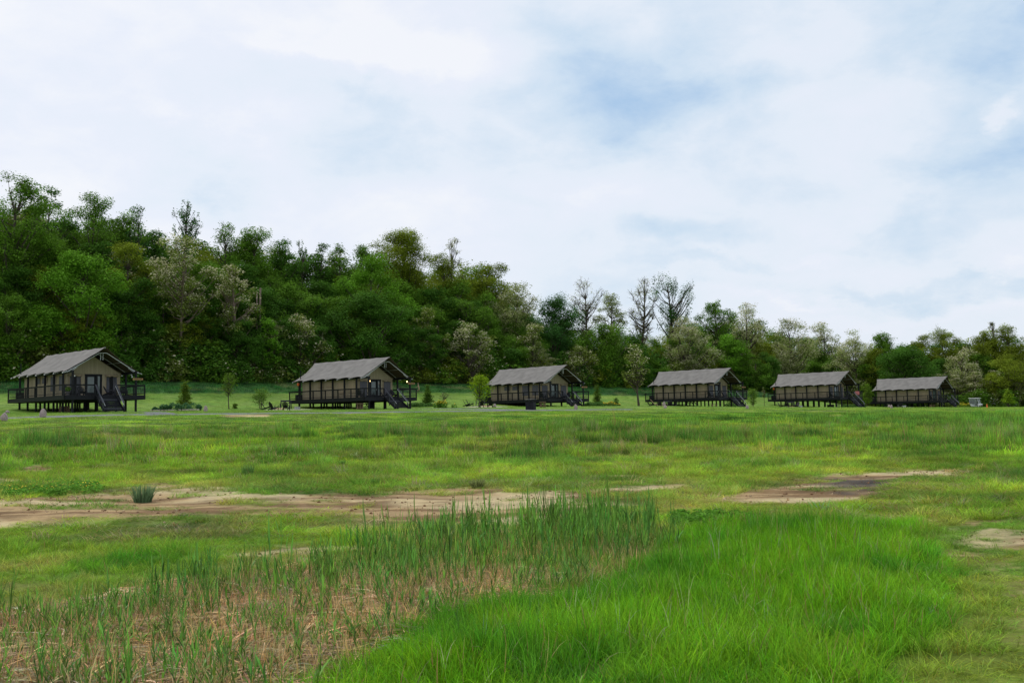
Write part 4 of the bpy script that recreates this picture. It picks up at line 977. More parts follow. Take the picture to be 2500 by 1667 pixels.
def spot(px, s=None, Y=None, py=950):
    dx, dz = pix(px, py)
    if Y is None:
        Y = s/(NY+NX*dx)
        if s > 138: Y = min(Y, float(np.interp(px, [1850, 2230], [262, 219]))+(s-144)*.8)
    return dx*Y, Y
def px_tree(px, top, wpx, kind, col, where, label, seed, **kw):
    x, y = spot(px, Y=where) if where > 180 and px > 2225 else spot(px, s=where)
    dx, dz = pix(px, top); zt = CAMZ+dz*y; b = tz(x, y); w = wpx*y/FPX*(1.15 if kind in ('broad', 'tall', 'vase', 'pale') else 1.0)
    return tree('tree', (x, y, b-.1), max(zt-b, 3), w, kind, col, seed, label, **kw)
F, M_, B_, S_ = 144, 152, 163, 175      # front, middle, back, skyline
HERO = [
 (35, 428, 205, 'airy', MD, M_, 'tall airy tree at the far left whose top is the highest in the picture', dict(leaves=2.0)),
 (110, 452, 130, 'airy', DK, B_, 'tall dark airy tree just right of the highest tree', dict(leaves=1.9)),
 (195, 618, 205, 'broad', BR, F, 'bright green maple like tree rising behind the leftmost cabin', {}),
 (225, 476, 180, 'vase', MD, B_, 'tall round topped green tree above the bright green maple like tree', dict(leaves=1.3)),
 (310, 598, 150, 'vase', OL, M_, 'olive green tree with a forked dark limb right of the bright green maple', dict(leaves=1.2)),
 (332, 492, 95, 'airy', BLU, B_, 'thin bluish green see-through treetop against the sky at left', dict(leaves=1.3)),
 (378, 552, 75, 'tall', DK, B_, 'dense deep green rounded treetop left of the ivy clad tree', {}),
 (440, 575, 155, 'bloom', DOL, F, 'tallest cream flowering tree, with bare trunks below, between the first two cabins', dict(cb=.40, bark='bark_pale', trunks=2)),
 (455, 486, 85, 'ivy', BLU, M_, 'ivy clad spindly tree above the tall cream flowering tree', dict(leaves=2.4, cb=.6)),
 (552, 542, 110, 'airy', MD, B_, 'pale airy treetops just right of the ivy clad spindly tree', dict(leaves=1.4)),
 (618, 545, 125, 'tall', MD, B_, 'dark green pointed tree on the skyline left of the middle', {}),
 (690, 570, 90, 'tall', DK, B_, 'dark rounded tree on the skyline above the bare cut trunks', {}),
 (738, 572, 60, 'ivy', DK, B_, 'vine covered treetop with a tufted crest above the second cabin', dict(leaves=3.0)),
 (785, 580, 80, 'airy', DK, B_, 'crested dark treetop left of the light green skyline trees', dict(leaves=1.8)),
 (832, 582, 95, 'airy', MD, B_, 'light green airy skyline tree behind the second cabin ridge', dict(leaves=1.6)),
 (890, 592, 70, 'tall', MD, B_, 'small light green skyline tree left of the big olive tree', {}),
 (575, 640, 110, 'bloom', DOL, F, 'cream flowering tree with a long pale bare trunk left of the second cabin', dict(cb=.30, bark='bark_pale', lean=.2, leaves=.8)),
 (655, 772, 62, 'tall', BR, 142.5, 'small light green tree beside the bare cut trunks', dict(cb=.1)),
 (700, 690, 135, 'tall', MD, M_, 'broad mid green tree right of the bare cut trunks', {}),
 (735, 768, 125, 'bloom', DOL, 142.5, 'cream flowering tree low behind the left end of the second cabin', dict(cb=.12)),
 (826, 668, 80, 'vase', OL, B_, 'small olive crown showing above the second cabin', {}),
 (515, 640, 110, 'broad', MD, M_, 'green crown between the two tallest cream flowering trees', {}),
 (912, 622, 145, 'tall', BR, M_, 'large light green tree above the second cabin roof', dict(cb=.1)),
 (905, 715, 200, 'broad', DK, F, 'wide dark green tree directly behind the second cabin ridge', dict(cb=.05)),
 (990, 566, 165, 'vase', OL, B_, 'big olive tree with a smooth domed top, highest in the middle', dict(leaves=1.4)),
 (1110, 573, 70, 'bare', PL, B_, 'wispy bare treetop standing above the olive domes', dict(leaves=8)),
 (1092, 620, 140, 'vase', OL, B_, 'olive domed tree below the wispy bare treetop', dict(leaves=1.3)),
 (1196, 632, 120, 'vase', OL, B_, 'olive tree with dark forked limbs on the falling skyline', dict(leaves=1.1)),
 (1254, 694, 125, 'pale', PL, M_, 'pale cream green tree with a leaning trunk above the third cabin', dict(lean=.25, leaves=1.2)),
 (1352, 718, 125, 'tall', BLU, M_, 'dense dark bluish green tree right of the pale leaning tree', dict(cb=.05)),
 (1162, 735, 120, 'broad', DK, M_, 'dark green tree below the olive domes, left of the third cabin', dict(cb=.1)),
 (1146, 785, 110, 'bloom', DOL, 142, 'cream flowering tree left of the third cabin roof', dict(cb=.08)),
 (1045, 750, 90, 'bloom', DOL, F, 'dull olive flowering tree between the second and third cabins', dict(cb=.1, bloom=.15)),
 (1302, 785, 75, 'bloom', DOL, 142, 'small cream flowering tree behind the third cabin roof', dict(cb=.1, bloom=.3)),
 (1248, 850, 75, 'broad', DK, 141.5, 'low dark tree at the wood edge behind the third cabin', dict(cb=.0)),
 (1432, 682, 98, 'bare', PL, M_, 'bare branched tree left of the two skyline gaps', dict(leaves=3)),
 (1498, 712, 90, 'airy', PL, M_, 'thin leafed tree between the two bare branched trees', dict(leaves=1.5)),
 (1572, 674, 88, 'bare', PL, M_, 'tall crooked bare tree left of the vine clad fan shaped tree', dict(leaves=3, lean=.2)),
 (1642, 664, 135, 'ivy', BLU, M_, 'fan shaped vine clad tree, dark against the sky right of the middle', dict(leaves=1.8, cb=.38)),
 (1682, 770, 135, 'bloom', PL, F, 'large cream flowering tree below the fan shaped vine clad tree', dict(cb=.15, leaves=1.2)),
 (1558, 838, 78, 'bloom', DOL, 109, 'slim cream flowering tree standing out on the lawn before the wood', dict(cb=.35, bloom=.34, leaves=.6)),
 (1475, 790, 110, 'tall', MD, F, 'mid green tree behind the gap between third and fourth cabins', dict(cb=.05)),
 (1545, 815, 95, 'tall', DK, F, 'dark green tree behind the slim flowering lawn tree', dict(cb=.05)),
 (1420, 840, 80, 'bloom', DOL, 142, 'cream speckled tree right of the third cabin roof peak', dict(cb=.05, bloom=.3)),
 (1752, 728, 98, 'airy', MD, M_, 'upright green tree right of the fan shaped vine clad tree', dict(leaves=2.2)),
 (1828, 738, 95, 'pale', PL, M_, 'pale pinkish cream tree on the skyline above the fourth cabin', dict(bloom=.5)),
 (1774, 815, 90, 'broad', BR, F, 'dense rounded bright green tree behind the fourth cabin ridge', dict(cb=.0)),
 (1845, 870, 85, 'broad', MD, 142, 'low green tree between the fourth and fifth cabins', dict(cb=.0)),
 (1932, 775, 112, 'pale', PL, F, 'pale vase shaped tree with dark forked stems behind the fifth cabin', dict(leaves=1.2)),
 (2016, 785, 78, 'pale', PL, M_, 'brownish cream tree behind the fifth cabin', dict(bloom=.45)),
 (2090, 806, 110, 'bloom', PL, 142, 'wide cream flowering tree behind the right end of the fifth cabin', dict(cb=.05, bloom=.33, leaves=1.2)),
 (2165, 812, 80, 'broad', MD, M_, 'rounded green tree on the skyline between fifth and sixth cabins', dict(cb=.05)),
 (2135, 850, 60, 'vase', OL, 146, 'dull olive tree left of the dark green tree behind the last cabin', dict(cb=.05, leaves=1.2)),
 (2222, 838, 135, 'broad', DK, 142, 'large dark green tree right behind the last cabin', dict(cb=.0)),
 (2305, 800, 110, 'vase', OL, 236, 'olive green skyline tree above the last cabin', dict(cb=.1, leaves=1.4)),
 (2352, 850, 92, 'pale', PL, 224, 'cream flowering tree right behind the golf cart', dict(cb=.12, bloom=.4)),
 (2398, 802, 85, 'broad', OL, 238, 'olive skyline tree right of the cream tree by the golf cart', dict(cb=.1)),
 (2433, 784, 28, 'bare', PL, 240, 'small wispy crown poking above the wood at far right', dict(leaves=5, cb=.7)),
 (2468, 792, 95, 'vase', OL, 236, 'olive tree on the skyline at the right edge', dict(cb=.1, leaves=1.4)),
 (2455, 866, 110, 'vase', OL, 218, 'full olive green tree behind the lime green sapling', dict(cb=.0, leaves=1.5)),
 (2250, 812, 70, 'broad', OL, 236, 'olive green crown behind the large dark green tree', dict(cb=.1)),
]
for k, (px, top, w, kd, col, wh, lab, kw) in enumerate(HERO): px_tree(px, top, w, kd, col, wh, lab, 100+k, **kw)
def snag(px, top, Y_s, r0, lab):
    x, y = spot(px, s=Y_s); b = tz(x, y); h = CAMZ+pix(px, top)[1]*y-b; m = MB()
    m.tube([(0, 0, -.3), (.1, 0, h*.35), (-.12, 0, h*.7), (0, 0, h)], [r0, r0*.85, r0*.7, r0*.6], 8); o = m.build('dead_trunk', MAT['bark_pale'], None, (x, y, b), smooth=True)
    tag(o, lab, 'dead tree')
snag(636, 703, 146, .26, 'bare trunk sawn off high up, taller of the cut pair'); snag(628, 712, 146, .17, 'thinner bare cut trunk, left of the taller cut trunk')
a = spot(1021, s=133); m = MB(); m.tube([(0, 0, -.2), (.13, 0, .2), (.03, 0, .75), (-.03, 0, 1.15)], [.10, .14, .09, .03], 7); m.tube([(.05, 0, .7), (-.3, 0, .42), (-.5, .05, .30)], [.06, .04, .03], 5); m.tube([(.1, 0, .2), (-.12, .05, -.05), (-.3, .05, -.25)], [.07, .05, .03], 5)
tag(m.build('broken_branch', MAT['deadwood'], None, (a[0], a[1], tz(*a)+.5), smooth=True), 'splintered tan branch on the bank right of the second cabin', 'branch')

# filler trees: a few shapes, many copies, behind the ones above
rg = np.random.RandomState(77); PRO = []
for k, (kd, col) in enumerate((('broad', DK), ('tall', MD), ('vase', OL), ('tall', DK), ('broad', MD), ('bloom', DOL), ('pale', PL), ('airy', MD))):
    t = tree('tree', (0, 0, 0), 17, 10, kd, col, 500+k, 'green tree half hidden among others on the wooded slope', group='half hidden trees filling the wood', leaves=.9, cb=.08); PRO.append(t)
SKY = [(-400, 470), (0, 470), (60, 470), (150, 520), (230, 510), (340, 540), (400, 590), (470, 560), (560, 570), (640, 570), (700, 605), (850, 612), (960, 605), (1050, 640), (1120, 620), (1200, 660), (1290, 730), (1360, 765), (1450, 800), (1560, 800), (1640, 790), (1720, 775), (1850, 775), (1930, 810), (2020, 825), (2120, 835), (2250, 830), (2400, 815), (2500, 810), (2900, 800)]
SX = [a for a, b in SKY]; SYv = [b for a, b in SKY]; used = set(); cnt = 0
ZN = [(-1e9, 'beyond the left edge of the view'), (0, 'above the back end of the leftmost cabin'), (130, 'above the porch of the leftmost cabin'), (290, 'right of the leftmost cabin'), (420, 'below the tallest cream flowering tree'), (540, 'beside the bare cut trunks'), (690, 'above the back end of the second cabin'), (820, 'above the ridge of the second cabin'), (960, 'above the porch of the second cabin'), (1080, 'between the second and third cabins'), (1200, 'above the third cabin'), (1320, 'above the porch of the third cabin'), (1430, 'between the third and fourth cabins'), (1580, 'above the back end of the fourth cabin'), (1720, 'above the porch of the fourth cabin'), (1850, 'between the fourth and fifth cabins'), (1960, 'above the fifth cabin'), (2080, 'between the fifth and rightmost cabins'), (2210, 'above the rightmost cabin'), (2350, 'above the golf cart'), (2430, 'above the lime green sapling'), (2500, 'beyond the right edge of the view')]
def zone_(px): return [b for a, b in ZN if px >= a][-1]
KN = ['dark green broad', 'green upright', 'olive spreading', 'dark green upright', 'mid green broad', 'cream flecked', 'pale green', 'loose green']
RN = ['in the front rank', 'in the second rank', 'in the third rank', 'in the fourth rank', 'on the skyline']
def fill(px, s, scale_top, i=None, Y=None, row=0):
    x, y = spot(px, s=s, Y=Y); b = tz(x, y); k = rg.choice(8, p=[.2, .2, .14, .14, .14, .07, .05, .06]) if i is None else i
    if px > 1700: k = rg.choice(8, p=[.1, .15, .25, .08, .14, .08, .12, .08]) if i is None else i
    zt = CAMZ+pix(px, scale_top)[1]*y; h = max(zt-b, 5.5)
    o = PRO[k] if k not in used else copy_tree(PRO[k]); used.add(k); f = h/17; wf = np.clip((.95+.5*rg.rand())*max(f, .5), .5, 1.5)
    o.location = (x, y, b-.2); o.scale = (wf, wf, f); o.rotation_euler = (0, 0, rg.rand()*6.28)
    o['label'] = KN[k]+' tree '+RN[row]+', '+zone_(px)
for row, (s, st_px, dpy) in enumerate(((144.5, 62, 235), (149, 60, 150), (157, 58, 90), (169, 62, 40), (184, 70, 12))):
    px = -330 + row*17
    while px < (2230 if row < 4 else 2200):
        top = np.interp(px, SX, SYv); low = np.interp(px, [0, 1200, 2200], [900, 900, 905]); f = (0, .0, .0)
        tp = top + (low-top)*(.58, .38, .22, .09, .02)[row] + (rg.rand()-.4)*22
        fill(px+(rg.rand()-.5)*30, s+(rg.rand()-.5)*4, tp, row=row); px += 1.15*st_px*(.8+.4*rg.rand())*(1 if px < 1300 else .9)
for row, (Y, fr) in enumerate(((219, .55), (230, .3), (243, .04))):
    px = 2225
    while px < 2950:
        top = np.interp(px, SX, SYv); fill(px, None, top+(975-top)*fr+(rg.rand()-.4)*12, Y=Y+(rg.rand()-.5)*6, row=(0, 2, 4)[row]); px += 56*(.8+.4*rg.rand())
for k in range(8):
    if k not in used: fill(700+k*60, 150, 700, i=k)
# shrubs along the foot of the wood
SH = [tree('shrub', (0, 0, 0), 3.2, 4.2, 'bush', c, 600+k, 'dense green shrub at the foot of the wood', 'shrub', 'shrubs along the edge of the wood', leaves=1.0, bloom=b) for k, (c, b) in enumerate(((DK, 0), (MD, 0), (MD, .06), (DOL, .12), (DK, .03), (OL, .05)))]
su = 0
def shrub(px, s=None, Y=None, k=None, f=None):
    global su
    x, y = spot(px, s=s, Y=Y); k = rg.randint(6) if k is None else k
    o = SH[su] if su < 6 else copy_tree(SH[k]); su += 1
    f = (.7+.7*rg.rand()) if f is None else f; o.location = (x, y, tz(x, y)-.2); o.scale = (f*1.1, f*1.1, f*(.8+.5*rg.rand())); o.rotation_euler = (0, 0, rg.rand()*6)
    o['label'] = SNM[SH.index(o) if o in SH else k]+' shrub along the wood edge, '+zone_(px).replace('above', 'behind')
SNM = ['dark green', 'mid green', 'cream flecked', 'olive flecked', 'white flecked', 'olive']
px = -300
while px < 2240: shrub(px, s=141.6+(rg.rand())*2.0); px += 27*(.7+.6*rg.rand())*(1.1 if px < 1000 else .85)
px = -300
while px < 2240: shrub(px, s=144+rg.rand()*2, f=1.5+.7*rg.rand()); px += 44*(.7+.6*rg.rand())
px = 2225
while px < 2900: shrub(px, Y=214+rg.rand()*3, f=.9+.5*rg.rand()); px += 24*(.7+.6*rg.rand())

# planted trees and beds on the lawn
def lawn_tree(px, pyb, top, wpx, kind, col, label, seed, cat='tree', name='young_tree', lo=97, hi=122, **kw):
    x, y, b = gpt(px, pyb, lo, hi); h = CAMZ+pix(px, top)[1]*y-b
    return tree(name, (x, y, b-.05), h, wpx*y/FPX, kind, col, seed, label, cat, **kw)
lawn_tree(452, 988, 922, 38, 'cone', (.13, .20, .02), 'yellow green spruce right of the leftmost cabin, behind the flower bed', 901, name='conifer', lo=104, lsize=1.1)
lawn_tree(558.5, 998, 909, 40, 'small', (.12, .21, .02), 'slim young tree with a thin straight trunk between the first two cabins', 902, cb=.40, leaves=.42, lsize=1.1)
lawn_tree(574, 997, 983, 13, 'small', (.11, .19, .02), 'knee high shrub right of the slim young tree', 903, cat='shrub', name='small_shrub', cb=.0, lsize=1.0)
lawn_tree(637, 998, 948, 50, 'small', (.12, .22, .03), 'multi stemmed green shrub tree left of the fire pit of the second cabin', 904, cat='shrub', name='large_shrub', cb=.30, trunks=4, leaves=.9, lsize=1.15)
lawn_tree(1044, 986, 935, 33, 'cone', (.09, .17, .02), 'small green spruce right of the second cabin', 905, name='conifer', leaves=1.3)
lawn_tree(1172, 994, 912, 52, 'small', YG, 'bright yellow green young tree at the left end of the third cabin', 906, cb=.26, leaves=.9, lsize=1.3, lo=97, hi=104)
lawn_tree(1083, 984, 958, 26, 'bare', DOL, 'small leafless shrub above the yellow flowers', 907, cat='shrub', name='bare_shrub', cb=.2, leaves=.8, lsize=.4)
lawn_tree(1458, 986, 938, 30, 'cone', (.11, .19, .02), 'small yellow green spruce right of the third cabin', 908, name='conifer', leaves=1.1)
lawn_tree(1505, 988, 970, 14, 'small', (.07, .15, .02), 'small round shrub on the lawn right of the third cabin spruce', 909, cat='shrub', name='small_shrub', cb=.0)
lawn_tree(1838, 992, 949, 27, 'small', (.15, .26, .03), 'light green shrub tree between the fourth and fifth cabins', 910, cat='shrub', name='large_shrub', cb=.15, trunks=3, leaves=.8, lsize=1.3)
lawn_tree(1866, 991, 945, 12, 'bare', DOL, 'thin leafless sapling left of the fifth cabin', 911, leaves=.3, lsize=.4, cb=.4)
lawn_tree(2117, 992, 936, 28, 'small', (.13, .22, .02), 'green young tree between the fifth and sixth cabins', 912, cb=.18, leaves=1.0, lsize=1.6)
lawn_tree(2060, 992, 972, 22, 'small', (.09, .14, .02), 'olive shrub behind the stairs of the fifth cabin', 913, cat='shrub', name='small_shrub', cb=.0, lsize=1.3)
lawn_tree(1786, 992, 968, 26, 'small', (.06, .13, .02), 'dark shrub behind the stairs of the fourth cabin', 916, cat='shrub', name='small_shrub', cb=.0, lsize=1.3)
lawn_tree(2463, 996, 945, 32, 'cone', (.22, .34, .02), 'lime green sapling in front of the wood at the right edge', 914, cb=.25, leaves=1.1, lsize=1.6, lo=92, hi=108)
def bed(px0, px1, py, hgt, label, seed, yellow=0, stones=False, white=0, col=(.09, .19, .04)):
    rg_ = np.random.RandomState(seed); a = gpt((px0+px1)/2, py, 97, 118); x0 = gpt(px0, py, 97, 118); x1 = gpt(px1, py, 97, 118); w = math.hypot(x1[0]-x0[0], x1[1]-x0[1])
    r = empty('flower_bed', (a[0], a[1], a[2]), math.atan2(x1[1]-x0[1], x1[0]-x0[0])); tag(r, label, 'flower bed')
    P = []; n = int(w*4)
    for k in range(n):
        c = np.array(((rg_.rand()-.5)*w, (rg_.rand()-.5)*1.6, 0)); R = .22+.3*rg_.rand(); p = leaf_bunch(rg_, int(150), R, .1, c+np.array((0, 0, hgt*.65*rg_.rand())), flat=hgt*1.5); P.append(p[p[:, 2] > 0])
    P = np.concatenate(P); foliage('foliage', r, P, .11, col, rg_, aspect=2)
    if yellow or white:
        top = P[(P[:, 2] > hgt*.45) & ((P[:, 0] > 0) | (yellow > 1))]; k = rg_.rand(len(top)) < (.5 if yellow else .25); q = top[k]+np.array((0, 0, .12)); v, f = leaf_quads(rg_, q, .09)
        o = mesh_np('flowers', v, f, MAT['yellow'] if yellow else MAT['white'], r)
    if stones:
        for k in range(14):
            x = -w/2+w*k/13; m = MB(); z_ = .08; m.box((x, -1.15+.25*rg_.rand(), z_), (.22+.2*rg_.rand(), .2, .14), Matrix.Rotation(rg_.rand(), 3, 'Z')); m.build('edging_stone', MAT['gravel'], r, bevel=.03)
bed(374, 488, 1003, .75, 'grey green planted bed with edging stones in front of the first spruce', 21, stones=True, col=(.08, .19, .08))
bed(1063, 1108, 996, .9, 'bed of yellow flowers right of the second cabin', 22, yellow=2, col=(.11, .24, .03))
bed(1030, 1062, 992, .5, 'low green bed below the second small spruce', 23)
bed(1440, 1512, 994, .6, 'long green bed with yellow flowers right of the third cabin', 24, yellow=1)
bed(980, 1025, 993, .55, 'low green bed right of the stairs of the second cabin', 25)
bed(2345, 2362, 990, .8, 'yellow green clump left of the golf cart', 26, yellow=2, col=(.18, .28, .03))
bed(1776, 1800, 993, .55, 'leafy bed behind the stair foot of the fourth cabin', 28)
bed(2060, 2105, 994, .5, 'low leafy bed right of the stairs of the fifth cabin', 29)

# ---------------------------------------------------------------- grass
def blades(name, n, rad, wid, bend, seg, seed, mat, dry=0.0, lean=.25, hmin=.45, seedheads=0):
    rg = np.random.RandomState(seed); V = []; Q = []; R_ = []; D = []
    for k in range(n):
        a = rg.rand()*6.28; q = rad*rg.rand()**.6; b = np.array((q*math.cos(a), q*math.sin(a), 0)); h = hmin+(1-hmin)*rg.rand(); da = a+rg.normal()*1.1
        dr = np.array((math.cos(da), math.sin(da), 0)); be = bend*(.3+1.2*rg.rand()); sd_ = rg.rand()*3.14; s = np.array((math.cos(sd_), math.sin(sd_), 0)); w = wid*(.6+.7*rg.rand()); ln = lean*rg.rand(); rv = rg.rand(); dd = 1.0 if rg.rand() < dry else 0.0
        i0 = len(V)
        for j in range(seg+1):
            t = j/seg; c = b+dr*(be*t**2.2+ln*bend*t)+np.array((0, 0, h*(t-.22*be/bend*t**3*min(bend/.1, 1)))); ww = w*(1-t)**.6*(.6+.8*t*(1-t)*2)+.0003
            V += [c-s*ww/2, c+s*ww/2]
        for j in range(seg): Q.append((i0+2*j, i0+2*j+1, i0+2*j+3, i0+2*j+2)); R_.append(rv*.75+.25*j/seg); D.append(dd)
    me_o = mesh_np(name, np.array(V), np.array(Q), mat, None, attrs={'rnd': ('FACE', R_), 'dry': ('FACE', D)}); C.objects.unlink(me_o); return me_o
def stalks_flat(name, n, rad, wid, seed, mat):
    rg = np.random.RandomState(seed); V = []; Q = []; R_ = []
    for k in range(n):
        a = rg.rand()*6.28; ln = .12+.3*rg.rand(); c = np.array((rg.normal()*rad*.5, rg.normal()*rad*.5, .01+.05*rg.rand())); d = np.array((math.cos(a), math.sin(a), rg.normal()*.12))*ln/2
        s = np.array((-math.sin(a), math.cos(a), 0))*wid/2; up = np.array((0, 0, wid*.6)); i = len(V); mid = np.array((0, 0, .015*rg.rand()))
        V += [c-d-s, c-d+s, c+s*1.1+mid+up, c-s*1.1+mid, c+d+s, c+d-s]; Q += [(i, i+1, i+2, i+3), (i+3, i+2, i+4, i+5)]; rv = rg.rand(); R_ += [rv, rv]
    o = mesh_np(name, np.array(V), np.array(Q), mat, None, attrs={'rnd': ('FACE', R_), 'dry': ('FACE', np.zeros(len(Q)))}); C.objects.unlink(o); return o
def reed_mesh(name, seed, mat, h=1.0, n=3, single=False):
    rg = np.random.RandomState(seed); V = []; Q = []; R_ = []; D = []
    for k in range(n):
        b = np.array((rg.normal()*.07, rg.normal()*.07, 0)) if not single else np.zeros(3); H = h*(.7+.3*rg.rand()) if not single else h; tl = np.array((rg.normal()*.05, rg.normal()*.05, 0)); dw = .006
        for s in ((dw, 0, 0), (0, dw, 0)):
            s = np.array(s)/2; i = len(V); 
            for j in range(4): c = b+tl*(j/3)**2+np.array((0, 0, H*.8*j/3)); V += [c-s, c+s]
            for j in range(3): Q.append((i+2*j, i+2*j+1, i+2*j+3, i+2*j+2)); R_.append(.4); D.append(.75 if j == 0 else .15 if j == 1 else 0.0)
        nl = rg.randint(5, 8); a0 = rg.rand()*6.28
        for l in range(nl):
            z = H*(.25+.55*l/(nl-1)); a = a0+math.pi*(l % 2)+rg.normal()*.35; L_ = (.26+.14*rg.rand())*(1.0-.25*(l == 0)); op = .05+.14*rg.rand() if rg.rand() < .85 else .5
            if l == nl-1: op = .04
            dr = np.array((math.cos(a), math.sin(a), 0)); s = np.array((-math.sin(a), math.cos(a), 0)); c0 = b+tl*(z/H)**2+np.array((0, 0, z)); i = len(V); w = .0085+.006*rg.rand()
            for j in range(5):
                t = j/4; c = c0+dr*(L_*op*(t+.5*t*t))+np.array((0, 0, L_*(t-op*.55*t*t))); ww = w*math.sin(math.pi*min(.12+t*.88, 1))**.7+.0006; V += [c-s*ww/2, c+s*ww/2]
            rv = rg.rand()
            for j in range(4): Q.append((i+2*j, i+2*j+1, i+2*j+3, i+2*j+2)); R_.append(rv); D.append(0.0)
    o = mesh_np(name, np.array(V), np.array(Q), mat, None, attrs={'rnd': ('FACE', R_), ('dry' if not single else 'bloom'): ('FACE', np.array(D)*(1 if not single else .3))}); C.objects.unlink(o); return o
def scatter(name, P, rot, scl, tint, idx, sources, label, cat):
    """one object: a tuft stands on every point"""
    n = len(P); me = bpy.data.meshes.new(name); me.vertices.add(n); me.vertices.foreach_set('co', P.astype(np.float32).ravel())
    for k, arr in (('rot', rot), ('scl', scl), ('tint', tint)):
        at = me.attributes.new(k, 'FLOAT_VECTOR', 'POINT'); at.data.foreach_set('vector', arr.astype(np.float32).ravel())
    at = me.attributes.new('idx', 'INT', 'POINT'); at.data.foreach_set('value', idx.astype(np.int32))
    o = bpy.data.objects.new(name, me); C.objects.link(o); tag(o, label, cat, kind='stuff')
    col = bpy.data.collections.new(name+'_shapes')
    for q in sources: col.objects.link(q)
    ng = bpy.data.node_groups.new(name, 'GeometryNodeTree'); ng.interface.new_socket('Geometry', in_out='INPUT', socket_type='NodeSocketGeometry'); ng.interface.new_socket('Geometry', in_out='OUTPUT', socket_type='NodeSocketGeometry')
    N, L = ng.nodes, ng.links; gi = N.new('NodeGroupInput'); go = N.new('NodeGroupOutput'); iop = N.new('GeometryNodeInstanceOnPoints'); ci = N.new('GeometryNodeCollectionInfo')
    ci.inputs[0].default_value = col; ci.inputs['Separate Children'].default_value = True; ci.inputs['Reset Children'].default_value = True
    def na(k, t):
        a = N.new('GeometryNodeInputNamedAttribute'); a.data_type = t; a.inputs[0].default_value = k; return a.outputs[0]
    L.new(gi.outputs[0], iop.inputs['Points']); L.new(ci.outputs[0], iop.inputs['Instance']); iop.inputs['Pick Instance'].default_value = True
    L.new(na('idx', 'INT'), iop.inputs['Instance Index']); L.new(na('rot', 'FLOAT_VECTOR'), iop.inputs['Rotation']); L.new(na('scl', 'FLOAT_VECTOR'), iop.inputs['Scale'])
    L.new(iop.outputs[0], go.inputs[0]); md = o.modifiers.new('scatter', 'NODES'); md.node_group = ng; return o
GR = np.random.RandomState(2024)
def sample(y0, y1, dens, umax=.64):
    area = umax*2*((y1**2-y0**2)/2+.8*(y1-y0)); n = int(area*dens); Y = np.sqrt(y0**2+(y1**2-y0**2)*GR.rand(n)); X = (GR.rand(n)*2-1)*umax*(Y+.8); return X, Y
def put(name, sel, sources, label, cat, hs=1.0, xy_s=1.0, tintmul=None, tilt=.08):
    X, Y, h, col = sel; n = len(X); P = np.stack([X, Y, terrain(X, Y)-.01], -1); rot = np.stack([GR.normal(size=n)*tilt, GR.normal(size=n)*tilt+.04, GR.rand(n)*6.28], -1)
    sz = (.75+.5*GR.rand(n))*xy_s; scl = np.stack([sz, sz, h*hs*(.6+.55*GR.rand(n)+.5*(GR.rand(n) < .04))], -1); v = (.68+.64*GR.rand(n))[:, None]; hue = GR.normal(size=(n, 3))*np.array((.14, .05, .15))
    tint = np.clip(col*v*(1+hue), .004, 1); return scatter(name, P, rot, scl, tint, GR.randint(0, len(sources), n), sources, label, cat)
def grass_band(name, y0, y1, dens, sources, label, cond=None, hs=1.0, xy_s=1.0):
    X, Y = sample(y0, y1, dens); z = zones(X, Y); s, t = st(X, Y); keep = GR.rand(len(X)) < z['d']*(1-z['far'])*(s < 141.5)
    # keep the path, pads and the stair feet clear
    P = np.array(PATH); dmin = np.full(len(X), 9.0)
    for a, b in zip(P[:-1], P[1:]):
        e = b-a; k = np.clip(((X-a[0])*e[0]+(Y-a[1])*e[1])/(e@e), 0, 1); dmin = np.minimum(dmin, np.hypot(X-a[0]-e[0]*k, Y-a[1]-e[1]*k))
    keep &= dmin > 1.35
    if cond is not None: keep &= cond(X, Y, z)
    return put(name, (X[keep], Y[keep], z['h'][keep], z['col'][keep]), sources, label, 'grass', hs, xy_s)
fine = [blades('blades_fine', 26, .085, .0064, .11, 4, 10+k, MAT['blade'], dry=.02, hmin=.4) for k in range(5)]
mid = [blades('blades_mid', 26, .15, .011, .16, 3, 20+k, MAT['blade'], dry=.05) for k in range(5)]
far_ = [blades('blades_far', 24, .30, .024, .13, 2, 30+k, MAT['blade'], dry=.04) for k in range(4)]
vfar = [blades('blades_vfar', 30, .55, .035, .10, 2, 40+k, MAT['blade']) for k in range(3)]
notlush = lambda X, Y, z: z['lush'] < .5
grass_band('tall_grass', 3.0, 14, 165, fine, 'lush tall bright green grass filling the lower right foreground', lambda X, Y, z: z['lush'] >= .5, hs=1.25)
grass_band('short_grass', 3.0, 14, 85, fine, 'short patchy grass around the reeds in the foreground', notlush, hs=1.15)
grass_band('meadow_grass', 14, 32, 50, mid, 'yellow green meadow grass around the bare soil track', None, hs=1.15)
grass_band('field_grass', 32, 62, 24, far_, 'rough tussocky grass of the middle field', None, hs=1.15)
grass_band('slope_grass', 62, 104, 9.0, vfar, 'grass on the slope rising to the path', None, hs=1.1)
grass_band('lawn_grass', 104, 215, 2.6, vfar, 'mown grass and rough bank behind the cabins', None, hs=1.0, xy_s=1.2)
